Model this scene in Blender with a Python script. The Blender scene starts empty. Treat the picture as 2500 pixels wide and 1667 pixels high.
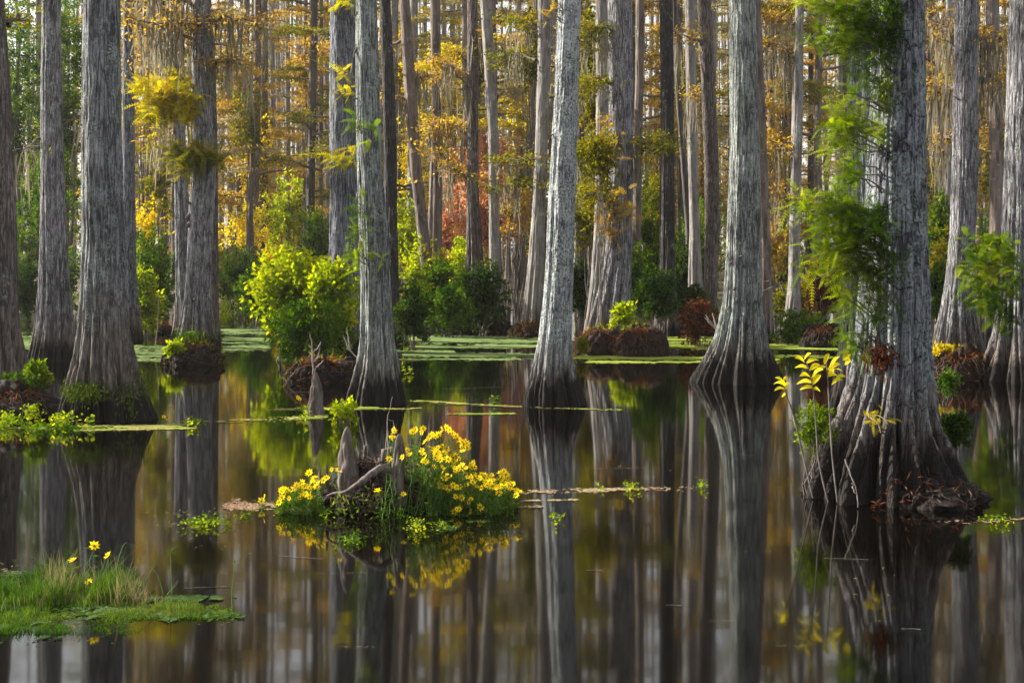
import bpy, math, random
import numpy as np
from mathutils import Vector
random.seed(7)
HAZE = 0.0003
R0 = np.random.RandomState(11)
PI = math.pi
sc = bpy.context.scene
COL = sc.collection

# ------------------------------------------------------------------ camera model (pixels are those of the 2500 x 1667 photograph)
F = 2500 * 50.0 / 36.0
H = 1.7
HY = 620.0
def wD(py): return F * H / (py - HY)                     # distance of a point of the water at image row py
def WX(px, D): return (px - 1250.0) / F * D
def WZ(py, D): return H + (HY - py) / F * D
def PX(x, D): return 1250.0 + x / D * F
def PT(px, py, D): return np.array([WX(px, D), D, WZ(py, D)])

# ------------------------------------------------------------------ small tools
def hash3(i, j, k, seed):
    n = (i.astype(np.int64) * 374761393 + j.astype(np.int64) * 668265263 + k.astype(np.int64) * 2147483647 + seed * 1274126177)
    n = (n ^ (n >> 13)) * 1274126177
    n = n & 0x7fffffff
    n = (n ^ (n >> 16)) * 60493
    return ((n & 0xffffff) / float(0xffffff)) * 2.0 - 1.0
def vn(x, y, z, seed=0):
    x, y, z = np.broadcast_arrays(np.asarray(x, float), np.asarray(y, float), np.asarray(z, float))
    xi, yi, zi = np.floor(x), np.floor(y), np.floor(z)
    fx, fy, fz = x - xi, y - yi, z - zi
    fx, fy, fz = [t * t * (3 - 2 * t) for t in (fx, fy, fz)]
    r = 0
    for a in (0, 1):
        for b in (0, 1):
            for c in (0, 1):
                w = (fx if a else 1 - fx) * (fy if b else 1 - fy) * (fz if c else 1 - fz)
                r = r + w * hash3(xi + a, yi + b, zi + c, seed)
    return r

def mesh_np(name, V, Fq, mat, parent=None, rnd=None, smooth=True, loc=None):
    """V (n,3) vertices, Fq (m,k) faces of k corners (one k per mesh, or a list of lists)"""
    me = bpy.data.meshes.new(name)
    V = np.asarray(V, dtype=np.float32)
    Fq = np.asarray(Fq, dtype=np.int32)
    m, k = Fq.shape
    me.vertices.add(len(V)); me.vertices.foreach_set('co', V.ravel())
    me.loops.add(m * k); me.loops.foreach_set('vertex_index', Fq.ravel())
    me.polygons.add(m)
    me.polygons.foreach_set('loop_start', np.arange(0, m * k, k, dtype=np.int32))
    me.polygons.foreach_set('loop_total', np.full(m, k, dtype=np.int32))
    me.polygons.foreach_set('use_smooth', np.full(m, smooth, dtype=bool))
    if rnd is not None:
        a = me.attributes.new('rnd', 'FLOAT', 'FACE')
        a.data.foreach_set('value', np.asarray(rnd, dtype=np.float32))
    me.update(calc_edges=True)
    me.materials.append(mat)
    o = bpy.data.objects.new(name, me); COL.objects.link(o)
    if parent is not None: o.parent = parent
    if loc is not None: o.location = loc
    return o

LABELS = {}
def tag(o, label, cat, group=None, kind=None):
    o['label'] = label; o['category'] = cat
    if group: o['group'] = group
    if kind: o['kind'] = kind
    return o
def thing(name, label, cat, loc=(0, 0, 0), group=None, kind=None):
    o = bpy.data.objects.new(name, None); COL.objects.link(o)
    o.location = loc; o.empty_display_size = 0.2
    return tag(o, label, cat, group, kind)

def unit(v):
    v = np.asarray(v, float)
    return v / np.maximum(np.linalg.norm(v, axis=-1, keepdims=True), 1e-9)

class Tubes:
    def __init__(s, n=6): s.V = []; s.Q = []; s.c = 0; s.n = n
    def add(s, pts, rad, bump=0.0):
        pts = np.asarray(pts, float); k = len(pts); n = s.n
        rad = np.broadcast_to(np.asarray(rad, float), (k,))
        t = unit(np.gradient(pts, axis=0))
        up = np.array([0.0, 0, 1]) if abs(t[0, 2]) < 0.9 else np.array([1.0, 0, 0])
        a = unit(np.cross(t, up)); b = unit(np.cross(t, a))
        th = np.linspace(0, 2 * PI, n, endpoint=False)
        rr = rad[:, None] * (1 + bump * R0.uniform(-1, 1, (k, n)))
        ring = pts[:, None, :] + rr[:, :, None] * (np.cos(th)[None, :, None] * a[:, None, :] + np.sin(th)[None, :, None] * b[:, None, :])
        s.V.append(ring.reshape(-1, 3))
        i = np.arange(k - 1)[:, None] * n; j = np.arange(n)[None, :]
        q = np.stack([i + j, i + (j + 1) % n, i + n + (j + 1) % n, i + n + j], -1).reshape(-1, 4) + s.c
        s.Q.append(q); s.c += k * n
    def build(s, name, mat, parent=None):
        return mesh_np(name, np.concatenate(s.V), np.concatenate(s.Q), mat, parent)

def curve(p0, p1, sag=0.0, wig=0.0, n=7, rs=R0):
    t = np.linspace(0, 1, n)[:, None]
    p = np.asarray(p0)[None] * (1 - t) + np.asarray(p1)[None] * t
    p[:, 2] += sag * 4 * (t * (1 - t))[:, 0]
    w = rs.normal(0, wig, (n, 3)); w[0] = 0
    return p + w

def diamonds(c, d, nrm, L, W):
    """leaf shaped quads: base c, direction d, normal nrm -> (n,4,3)"""
    d = unit(d); s = unit(np.cross(d, nrm))
    L = np.asarray(L)[..., None]; W = np.asarray(W)[..., None]
    return np.stack([c, c + d * L * 0.45 + s * W * 0.5, c + d * L, c + d * L * 0.45 - s * W * 0.5], 1)
def quads_obj(name, Q, mat, parent=None, rnd=None, smooth=False):
    n = len(Q)
    return mesh_np(name, Q.reshape(-1, 3), np.arange(n * 4).reshape(n, 4), mat, parent, R0.rand(n) if rnd is None else rnd, smooth)
def rdir(n, zs=1.0, rs=R0):
    v = rs.normal(0, 1, (n, 3)); v[:, 2] *= zs
    return unit(v)

# ------------------------------------------------------------------ materials
def new_mat(name):
    m = bpy.data.materials.new(name); m.use_nodes = True
    nt = m.node_tree; nt.nodes.clear()
    out = nt.nodes.new('ShaderNodeOutputMaterial')
    return m, nt, out
def N(nt, t, **kw):
    n = nt.nodes.new(t)
    for k, v in kw.items():
        if k in n.inputs: n.inputs[k].default_value = v
        else: setattr(n, k, v)
    return n
def ramp(nt, stops, src=None):
    r = nt.nodes.new('ShaderNodeValToRGB'); e = r.color_ramp.elements
    while len(e) < len(stops): e.new(0.5)
    for i, (p, c) in enumerate(stops):
        e[i].position = p
        if not hasattr(c, '__len__'): c = (c, c, c)
        e[i].color = (*c, 1)
    if src is not None: nt.links.new(src, r.inputs[0])
    return r.outputs[0]
def mixc(nt, f, a, b):
    n = nt.nodes.new('ShaderNodeMix'); n.data_type = 'RGBA'
    for s, v in ((0, f), (6, a), (7, b)):
        if hasattr(v, 'is_output'): nt.links.new(v, n.inputs[s])
        elif s == 0: n.inputs[0].default_value = v
        else: n.inputs[s].default_value = (*v, 1)
    return n.outputs[2]
def mth(nt, op, a, b=None, c=None, clamp=False):
    n = nt.nodes.new('ShaderNodeMath'); n.operation = op; n.use_clamp = clamp
    for i, v in enumerate((a, b, c)):
        if v is None: continue
        if hasattr(v, 'is_output'): nt.links.new(v, n.inputs[i])
        else: n.inputs[i].default_value = v
    return n.outputs[0]

RG = 1.5
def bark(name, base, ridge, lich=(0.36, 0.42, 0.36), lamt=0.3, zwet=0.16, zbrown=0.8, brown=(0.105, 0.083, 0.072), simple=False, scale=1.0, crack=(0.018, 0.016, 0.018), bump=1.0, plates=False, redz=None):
    m, nt, out = new_mat(name); L = nt.links.new
    tc = nt.nodes.new('ShaderNodeTexCoord'); oi = nt.nodes.new('ShaderNodeObjectInfo')
    off = mth(nt, 'MULTIPLY', oi.outputs['Random'], 40.0)
    def mapped(sx, sz):
        mp = nt.nodes.new('ShaderNodeMapping'); mp.inputs['Scale'].default_value = (sx, sx, sz)
        L(tc.outputs['Object'], mp.inputs[0])
        cm = nt.nodes.new('ShaderNodeVectorMath'); cm.operation = 'ADD'
        L(mp.outputs[0], cm.inputs[0]); L(off, cm.inputs[1])
        return cm.outputs[0]
    v1 = mapped(1, 0.13)
    n1 = N(nt, 'ShaderNodeTexNoise', Scale=34 * scale, Detail=6.0 if not simple else 3.0, Roughness=0.68, Distortion=0.4); L(v1, n1.inputs['Vector'])
    v2 = mapped(1, 0.45)
    n2 = N(nt, 'ShaderNodeTexNoise', Scale=2.2, Detail=4.0, Roughness=0.6); L(v2, n2.inputs['Vector'])
    fib = ramp(nt, [(0.40, 0), (0.60, 1)], n1.outputs[0])
    ridge = tuple(min(c * (RG if not simple else 0.95), 0.6) for c in ridge)
    col = mixc(nt, fib, base, ridge)
    # broad tonal patches
    col = mixc(nt, ramp(nt, [(0.4, 0), (0.62, 0.55)], n2.outputs[0]), col, tuple(c * 1.35 for c in ridge))
    h = n1.outputs[0]
    if not simple:
        n8 = N(nt, 'ShaderNodeTexNoise', Scale=62.0 * scale, Detail=4.0, Roughness=0.7); L(mapped(1, 0.38), n8.inputs['Vector'])
        n9 = N(nt, 'ShaderNodeTexNoise', Scale=5.0, Detail=3.0); L(mapped(1, 0.3), n9.inputs['Vector'])
        sp = ramp(nt, [(0.38, 0.0), (0.60, 1)], n8.outputs[0])
        am = ramp(nt, [(0.35, 0.35), (0.65, 0.9)], n9.outputs[0])
        dk = mth(nt, 'MULTIPLY', mth(nt, 'SUBTRACT', 1.0, sp), am)
        col = mixc(nt, dk, col, tuple(c * 0.55 for c in base))
        h = mth(nt, 'MULTIPLY_ADD', sp, 0.5, h)
    if not simple:
        vor = N(nt, 'ShaderNodeTexVoronoi', Scale=30 * scale); vor.feature = 'DISTANCE_TO_EDGE'
        v3 = mapped(1, 0.075)
        n3 = N(nt, 'ShaderNodeTexNoise', Scale=9.0, Detail=3.0); L(v3, n3.inputs['Vector'])
        add = nt.nodes.new('ShaderNodeVectorMath'); add.operation = 'MULTIPLY_ADD'
        L(n3.outputs['Color'], add.inputs[0]); add.inputs[1].default_value = (0.10, 0.10, 0.05); L(v3, add.inputs[2])
        L(add.outputs[0], vor.inputs['Vector'])
        ck = ramp(nt, [(0.0, 0.15), (0.16, 1)], vor.outputs['Distance'])
        col = mixc(nt, ck, crack, col)
        h = mth(nt, 'MULTIPLY_ADD', ck, 0.8, h)
        if plates:
            vp = mapped(1, 1)
            w = N(nt, 'ShaderNodeTexVoronoi', Scale=5.2); w.feature = 'DISTANCE_TO_EDGE'
            mp = mapped(1.3, 0.75)
            n4 = N(nt, 'ShaderNodeTexNoise', Scale=11.0, Detail=4.0); L(vp, n4.inputs['Vector'])
            ad = nt.nodes.new('ShaderNodeVectorMath'); ad.operation = 'MULTIPLY_ADD'
            L(n4.outputs['Color'], ad.inputs[0]); ad.inputs[1].default_value = (0.12, 0.12, 0.12); L(mp, ad.inputs[2])
            L(ad.outputs[0], w.inputs['Vector'])
            pk = ramp(nt, [(0.0, 0.0), (0.034, 1)], w.outputs['Distance'])
            col = mixc(nt, pk, crack, col)
            h = mth(nt, 'MULTIPLY_ADD', pk, 1.2, h)
    # lichen
    if lamt > 0:
        n5 = N(nt, 'ShaderNodeTexNoise', Scale=5.5, Detail=6.0, Roughness=0.8); L(mapped(1, 0.7), n5.inputs['Vector'])
        n6 = N(nt, 'ShaderNodeTexNoise', Scale=46.0, Detail=2.0); L(tc.outputs['Object'], n6.inputs['Vector'])
        lf = mth(nt, 'MULTIPLY', ramp(nt, [(0.60 - 0.22 * lamt, 0), (0.72 - 0.2 * lamt, 1)], n5.outputs[0]), ramp(nt, [(0.38, 0.05), (0.60, 1)], n6.outputs[0]))
        lf = mth(nt, 'MULTIPLY', lf, 0.92)
        col = mixc(nt, lf, col, lich)
    # tannin stain and wet band (real stains that follow the water level)
    sep = nt.nodes.new('ShaderNodeSeparateXYZ'); L(tc.outputs['Object'], sep.inputs[0])
    n7 = N(nt, 'ShaderNodeTexNoise', Scale=11.0, Detail=4.0, Roughness=0.6); L(mapped(1, 0.12), n7.inputs['Vector'])
    z = mth(nt, 'ADD', sep.outputs[2], mth(nt, 'MULTIPLY', mth(nt, 'SUBTRACT', n7.outputs[0], 0.5), zbrown * 0.9))
    zb = mth(nt, 'DIVIDE', z, zbrown)
    bf = ramp(nt, [(0.35, 1), (1.0, 0)], zb)
    bcol = mixc(nt, fib, tuple(c * 0.45 for c in brown), tuple(c * 1.9 for c in brown))
    col = mixc(nt, bf, col, bcol)
    z2 = mth(nt, 'ADD', sep.outputs[2], mth(nt, 'MULTIPLY', mth(nt, 'SUBTRACT', n7.outputs[0], 0.5), zwet * 3.4))
    wf = ramp(nt, [(0.55, 0.96), (1.0, 0)], mth(nt, 'DIVIDE', z2, zwet * 1.6))
    col = mixc(nt, wf, col, (0.009, 0.007, 0.006))
    p = N(nt, 'ShaderNodeBsdfPrincipled', Roughness=0.85)
    p.inputs['Specular IOR Level'].default_value = 0.25
    L(col, p.inputs['Base Color'])
    b = N(nt, 'ShaderNodeBump', Strength=1.0, Distance=0.016 * bump); L(h, b.inputs['Height']); L(b.outputs[0], p.inputs['Normal'])
    L(p.outputs[0], out.inputs[0])
    return m

def leafmat(name, stops, trans=0.45, gloss=0.0):
    m, nt, out = new_mat(name); L = nt.links.new
    at = nt.nodes.new('ShaderNodeAttribute'); at.attribute_name = 'rnd'
    tc = nt.nodes.new('ShaderNodeTexCoord')
    nz = N(nt, 'ShaderNodeTexNoise', Scale=1.3, Detail=2.0); L(tc.outputs['Object'], nz.inputs['Vector'])
    f = mth(nt, 'ADD', mth(nt, 'MULTIPLY', at.outputs['Fac'], 0.55), mth(nt, 'MULTIPLY_ADD', nz.outputs[0], 1.6, -0.58), clamp=True)
    col = ramp(nt, [(i / (len(stops) - 1.0) , c) for i, c in enumerate(stops)], f)
    d = N(nt, 'ShaderNodeBsdfDiffuse'); t = N(nt, 'ShaderNodeBsdfTranslucent'); mx = N(nt, 'ShaderNodeMixShader'); mx.inputs[0].default_value = trans
    L(col, d.inputs[0])
    hs = N(nt, 'ShaderNodeHueSaturation', Saturation=1.15, Value=1.5); L(col, hs.inputs['Color']); L(hs.outputs[0], t.inputs[0])
    L(d.outputs[0], mx.inputs[1]); L(t.outputs[0], mx.inputs[2])
    last = mx.outputs[0]
    if gloss:
        g = N(nt, 'ShaderNodeBsdfGlossy', Roughness=0.4); mg = N(nt, 'ShaderNodeMixShader'); mg.inputs[0].default_value = gloss
        L(last, mg.inputs[1]); L(g.outputs[0], mg.inputs[2]); last = mg.outputs[0]
    L(last, out.inputs[0])
    return m

def plain(name, c1, c2, scale=12.0, rough=0.85, bump=0.3, dist=0.01, zs=1.0):
    m, nt, out = new_mat(name); L = nt.links.new
    tc = nt.nodes.new('ShaderNodeTexCoord'); mp = nt.nodes.new('ShaderNodeMapping'); mp.inputs['Scale'].default_value = (1, 1, zs)
    L(tc.outputs['Object'], mp.inputs[0])
    n = N(nt, 'ShaderNodeTexNoise', Scale=scale, Detail=6.0, Roughness=0.65); L(mp.outputs[0], n.inputs['Vector'])
    p = N(nt, 'ShaderNodeBsdfPrincipled', Roughness=rough); p.inputs['Specular IOR Level'].default_value = 0.2
    L(ramp(nt, [(0.35, c1), (0.65, c2)], n.outputs[0]), p.inputs['Base Color'])
    b = N(nt, 'ShaderNodeBump', Strength=bump, Distance=dist); L(n.outputs[0], b.inputs['Height']); L(b.outputs[0], p.inputs['Normal'])
    L(p.outputs[0], out.inputs[0])
    return m

BK = dict(
    blue=bark('bark_blue_grey', (0.05, 0.052, 0.062), (0.19, 0.20, 0.235), lamt=0.3),
    grey=bark('bark_grey', (0.065, 0.062, 0.066), (0.26, 0.25, 0.265), lamt=0.35, zwet=0.22),
    hero=bark('bark_plated', (0.045, 0.044, 0.055), (0.19, 0.19, 0.225), lich=(0.30, 0.36, 0.34), lamt=0.75, zwet=0.34, zbrown=1.0, plates=True),
    lichen=bark('bark_lichened', (0.06, 0.062, 0.072), (0.24, 0.25, 0.28), lich=(0.46, 0.50, 0.46), lamt=0.95, zwet=0.30, zbrown=0.80, brown=(0.13, 0.108, 0.098)),
    green=bark('bark_green_grey', (0.065, 0.070, 0.068), (0.22, 0.24, 0.225), lich=(0.36, 0.40, 0.36), lamt=0.55, zwet=0.30, zbrown=0.70, brown=(0.135, 0.115, 0.10)),
    left=bark('bark_left', (0.045, 0.047, 0.050), (0.175, 0.18, 0.185), lich=(0.32, 0.36, 0.33), lamt=0.6, zwet=0.26, zbrown=1.5, brown=(0.105, 0.085, 0.074)),
    brown=bark('bark_brown', (0.045, 0.036, 0.034), (0.17, 0.14, 0.13), lamt=0.15, zbrown=1.2),
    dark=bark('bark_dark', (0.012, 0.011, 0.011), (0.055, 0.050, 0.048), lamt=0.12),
    far=bark('bark_far_grey', (0.075, 0.066, 0.062), (0.21, 0.19, 0.18), lamt=0.35, simple=True, scale=0.5),
    farbrown=bark('bark_far_brown', (0.05, 0.038, 0.033), (0.16, 0.125, 0.11), lamt=0.15, simple=True, scale=0.5),
    fardark=bark('bark_far_dark', (0.02, 0.017, 0.016), (0.08, 0.068, 0.062), lamt=0.1, simple=True, scale=0.5),
)
M = dict(
    wood=plain('twig_wood', (0.05, 0.04, 0.035), (0.17, 0.145, 0.13), 30, zs=0.3),
    palewood=plain('pale_wood', (0.16, 0.13, 0.11), (0.38, 0.33, 0.29), 26, zs=0.4),
    root=plain('root_wood', (0.016, 0.011, 0.009), (0.10, 0.062, 0.045), 26),
    peat=plain('peat', (0.004, 0.003, 0.003), (0.018, 0.012, 0.009), 14, bump=0.8, dist=0.03),
    peatred=plain('peat_rootlets', (0.006, 0.004, 0.003), (0.034, 0.017, 0.011), 22, bump=0.8, dist=0.03),
    weathered=plain('weathered_wood', (0.024, 0.019, 0.016), (0.16, 0.13, 0.115), 30, bump=0.9, dist=0.012, zs=0.15),
    bright=leafmat('leaf_bright_green', [(0.035, 0.065, 0.006), (0.15, 0.21, 0.010), (0.34, 0.38, 0.016), (0.52, 0.48, 0.03)], 0.55),
    spray=leafmat('cypress_needles', [(0.015, 0.035, 0.004), (0.06, 0.11, 0.006), (0.16, 0.22, 0.010), (0.34, 0.34, 0.02)], 0.5),
    spraydark=leafmat('cypress_needles_deep', [(0.012, 0.026, 0.005), (0.032, 0.060, 0.007), (0.075, 0.115, 0.011)], 0.4),
    green=leafmat('leaf_green', [(0.012, 0.032, 0.005), (0.035, 0.08, 0.008), (0.09, 0.15, 0.012), (0.20, 0.24, 0.02)], 0.4),
    dgreen=leafmat('leaf_dark_green', [(0.006, 0.016, 0.004), (0.018, 0.040, 0.007), (0.05, 0.085, 0.012), (0.10, 0.13, 0.015)], 0.3),
    olive=leafmat('leaf_olive', [(0.04, 0.05, 0.008), (0.10, 0.11, 0.012), (0.20, 0.17, 0.015), (0.30, 0.20, 0.02)], 0.45),
    yellow=leafmat('leaf_yellow', [(0.20, 0.17, 0.01), (0.40, 0.32, 0.012), (0.60, 0.46, 0.02), (0.55, 0.30, 0.02)], 0.5),
    orange=leafmat('leaf_orange', [(0.13, 0.08, 0.025), (0.28, 0.17, 0.05), (0.38, 0.235, 0.06), (0.40, 0.30, 0.06), (0.17, 0.17, 0.045)], 0.45),
    rust=leafmat('leaf_rust', [(0.045, 0.016, 0.009), (0.11, 0.042, 0.022), (0.19, 0.085, 0.035)], 0.35),
    red=leafmat('leaf_red', [(0.36, 0.12, 0.09), (0.46, 0.20, 0.14), (0.54, 0.30, 0.15), (0.52, 0.34, 0.08)], 0.5),
    yleaf=leafmat('leaf_clear_yellow', [(0.50, 0.42, 0.02), (0.70, 0.60, 0.03), (0.75, 0.42, 0.03)], 0.5),
    farwood=leafmat('leaf_faded_tan', [(0.11, 0.10, 0.04), (0.25, 0.20, 0.10), (0.36, 0.29, 0.16), (0.32, 0.28, 0.08), (0.12, 0.145, 0.045)], 0.45),
    gold=leafmat('gold_needles', [(0.10, 0.10, 0.008), (0.26, 0.24, 0.012), (0.44, 0.39, 0.02), (0.52, 0.36, 0.03)], 0.5),
    moss=leafmat('spanish_moss', [(0.10, 0.09, 0.065), (0.19, 0.17, 0.125), (0.30, 0.27, 0.20)], 0.35),
    mossgreen=leafmat('bark_moss', [(0.02, 0.035, 0.006), (0.06, 0.09, 0.012), (0.12, 0.15, 0.02)], 0.2),
    duck=leafmat('duckweed', [(0.10, 0.16, 0.05), (0.20, 0.28, 0.10), (0.32, 0.38, 0.18)], 0.1),
    duckcool=leafmat('duckweed_cool', [(0.025, 0.05, 0.014), (0.06, 0.105, 0.03), (0.13, 0.18, 0.08)], 0.1),
    duckpale=leafmat('duckweed_pale', [(0.07, 0.11, 0.035), (0.12, 0.17, 0.06), (0.19, 0.23, 0.10)], 0.1),
    duckweedmix=leafmat('duckweed_mixed', [(0.10, 0.16, 0.02), (0.20, 0.24, 0.04), (0.28, 0.26, 0.09), (0.24, 0.15, 0.09)], 0.1),
    duckyel=leafmat('duckweed_yellow', [(0.12, 0.17, 0.025), (0.20, 0.25, 0.04), (0.28, 0.32, 0.06)], 0.1),
    litter=leafmat('floating_litter', [(0.12, 0.07, 0.05), (0.26, 0.16, 0.11), (0.34, 0.28, 0.16), (0.24, 0.26, 0.10)], 0.1),
    grass=leafmat('grass_blades', [(0.015, 0.035, 0.007), (0.035, 0.08, 0.012), (0.08, 0.13, 0.02), (0.20, 0.18, 0.06)], 0.4),
    straw=leafmat('dry_stems', [(0.16, 0.13, 0.07), (0.30, 0.25, 0.13)], 0.3),
    petal=leafmat('yellow_petals', [(0.80, 0.52, 0.01), (0.85, 0.62, 0.015), (0.88, 0.68, 0.02)], 0.35),
    disc=plain('flower_disc', (0.16, 0.08, 0.01), (0.32, 0.18, 0.02), 200, bump=0.1),
    stem=plain('green_stem', (0.05, 0.10, 0.02), (0.10, 0.18, 0.03), 20, bump=0.1),
)
# ground and water
m, nt, out = new_mat('swamp_water'); L = nt.links.new
p = N(nt, 'ShaderNodeBsdfPrincipled', Roughness=0.05, IOR=1.45)
p.inputs['Base Color'].default_value = (0.0012, 0.0009, 0.0006, 1)
tc = nt.nodes.new('ShaderNodeTexCoord'); mp = nt.nodes.new('ShaderNodeMapping'); mp.inputs['Scale'].default_value = (0.5, 2.2, 1); L(tc.outputs['Object'], mp.inputs[0])
n = N(nt, 'ShaderNodeTexNoise', Scale=1.1, Detail=2.0, Roughness=0.5); L(mp.outputs[0], n.inputs['Vector'])
b = N(nt, 'ShaderNodeBump', Strength=0.035, Distance=0.02); L(n.outputs[0], b.inputs['Height']); L(b.outputs[0], p.inputs['Normal'])
L(p.outputs[0], out.inputs[0]); M['water'] = m
M['ground'] = plain('forest_floor', (0.035, 0.028, 0.016), (0.12, 0.10, 0.05), 1.6, bump=0.6, dist=0.05)

# ------------------------------------------------------------------ setting
def sheet(name, x0, x1, y0, y1, nx, ny, zf, mat):
    X, Y = np.meshgrid(np.linspace(x0, x1, nx), np.linspace(y0, y1, ny))
    V = np.stack([X, Y, zf(X, Y)], -1).reshape(-1, 3)
    i = np.arange(ny - 1)[:, None] * nx + np.arange(nx - 1)[None, :]
    Q = np.stack([i, i + 1, i + nx + 1, i + nx], -1).reshape(-1, 4)
    o = mesh_np(name, V, Q, mat); o['kind'] = 'structure'
    return o
sheet('water', -178, 178, -19, 299, 2, 2, lambda X, Y: X * 0, M['water'])
def gz(X, Y):
    edge = 47 + 3.0 * vn(X / 9, Y * 0 + 3, 0, 5) + 1.2 * vn(X / 2.5, Y * 0, 0, 6) - 7 * np.clip((-X - 7) / 5, 0, 1) * np.clip((Y - 30) / 5, 0, 1)
    s = np.clip((Y - edge) / 5, -1, 1)
    return 0.3 * s + 0.05 * vn(X / 1.2, Y / 1.2, 0, 8) - 0.03 + np.clip((Y - 70) / 300, 0, 1) * 1.0
sheet('forest_floor', -180, 180, -20, 300, 300, 300, gz, M['ground'])

# ------------------------------------------------------------------ trunks
def smooth1(a, k):
    if k < 2: return a
    w = np.hanning(k + 2)[1:-1]; w /= w.sum()
    return np.convolve(np.pad(a, (k // 2, k - 1 - k // 2), 'edge'), w, 'valid')

def trunk_geo(prof, D, X0, seed, lobes=10, nth=160, dz=0.03, flute=0.30, rough=0.006, ztop=21.0, hollows=(), rtop=0.62, irregular=0.04, trans=1.0, ridgew=0.035):
    pr = np.array(sorted(prof, key=lambda r: -r[0]), float)      # bottom first
    z = WZ(pr[:, 0], D); xl = WX(pr[:, 1], D); xr = WX(pr[:, 2], D)
    z = z - 0.0
    xc = (xl + xr) / 2 - X0; r = (xr - xl) / 2
    zb, zt = z[0], z[-1]
    zs = np.arange(zb - 0.02, zt, dz)
    XC = np.interp(zs, z, xc); RR = np.interp(zs, z, r)
    k = max(3, int(0.30 / dz * min(1.5, D / 14)))
    XC = smooth1(XC, k); RR = smooth1(RR, k)
    # below the water
    zlow = np.array([-0.45, -0.25, -0.1]); zlow = zlow[zlow < zs[0] - 0.02]
    zhi = np.arange(zs[-1] + 0.15, ztop, 0.35)
    sl = (XC[-1] - XC[-max(3, int(1.2 / dz))]) / 1.2 if len(XC) > 3 else 0
    sl = float(np.clip(sl, -0.05, 0.05))
    zall = np.concatenate([zlow, zs, zhi])
    tt = np.clip((zhi - zs[-1]) / (ztop - zs[-1]), 0, 1)
    XC = np.concatenate([np.full(len(zlow), XC[0]), XC, XC[-1] + sl * (zhi - zs[-1]) * (1 - 0.5 * tt) + 0.10 * np.sin(zhi * 0.45 + seed) * tt])
    RR = np.concatenate([np.full(len(zlow), RR[0] * 1.04), RR, RR[-1] * (1 - (1 - rtop) * tt) * np.where(tt > 0.97, 0.6, 1)])
    Rref = np.percentile(RR[len(zlow):len(zlow) + len(zs)], 30)
    rs = np.random.RandomState(seed)
    th = np.linspace(0, 2 * PI, nth, endpoint=False)
    T, Z = np.meshgrid(th, zall)
    # lobes
    def lob(K, s, jit):
        c = (np.arange(K) + rs.uniform(-jit, jit, K)) * 2 * PI / K
        Tw = T + 0.10 * vn(Z * 0.9, s, 0, seed)
        d = np.abs((Tw[..., None] - c + PI) % (2 * PI) - PI)
        d.sort(axis=-1)
        q = d[..., 0] / np.maximum(0.5 * (d[..., 0] + d[..., 1]), 1e-6)
        return 1 - q ** 2.2
    g1 = lob(lobes, 1.3, 0.32); g2 = lob(int(lobes * 2.6), 4.1, 0.35)
    fl = np.clip((RR - Rref) / Rref, 0, 1.3)[:, None]
    A = 0.035 + flute * np.minimum(fl, 1.0) ** 0.8
    dx = np.cos(T) ; dy = np.sin(T)
    A = A * 1.2
    Rm = RR[:, None] * (1 - A * (1 - g1) - 0.40 * A * (1 - g2))
    Rm *= 1 + irregular * vn(dx * 1.3, dy * 1.3, Z * 0.5, seed + 3) + irregular * 0.5 * vn(dx * 4, dy * 4, Z * 1.2, seed + 4)
    circ = RR[:, None]
    vis = (Z < zs[-1] + 1.0)
    fr = 1.0 / ridgew
    f1 = vn(dx * circ * fr, dy * circ * fr, Z * fr * 0.11, seed + 5)
    f2 = vn(dx * circ * fr * 2.3, dy * circ * fr * 2.3, Z * fr * 0.4, seed + 6)
    ridged = 1 - np.abs(f1) * 2
    Rm += rough * (ridged + 0.5 * f2) * vis
    for (t0, z0, tw, zw, dep) in hollows:
        dt = (T - t0 + PI) % (2 * PI) - PI
        q = np.clip(1 - (dt / tw) ** 2 - ((Z - z0) / zw) ** 2, 0, 1)
        Rm *= 1 - dep * np.clip(q * 3, 0, 1)
    x = XC[:, None] + Rm * dx; y = Rm * dy * 0.95
    V = np.stack([x, y, Z], -1).reshape(-1, 3)
    nz = len(zall)
    i = np.arange(nz - 1)[:, None] * nth; j = np.arange(nth)[None, :]
    Q = np.stack([i + j, i + (j + 1) % nth, i + nth + (j + 1) % nth, i + nth + j], -1).reshape(-1, 4)
    return V, Q, (zall, XC, RR)

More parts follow.
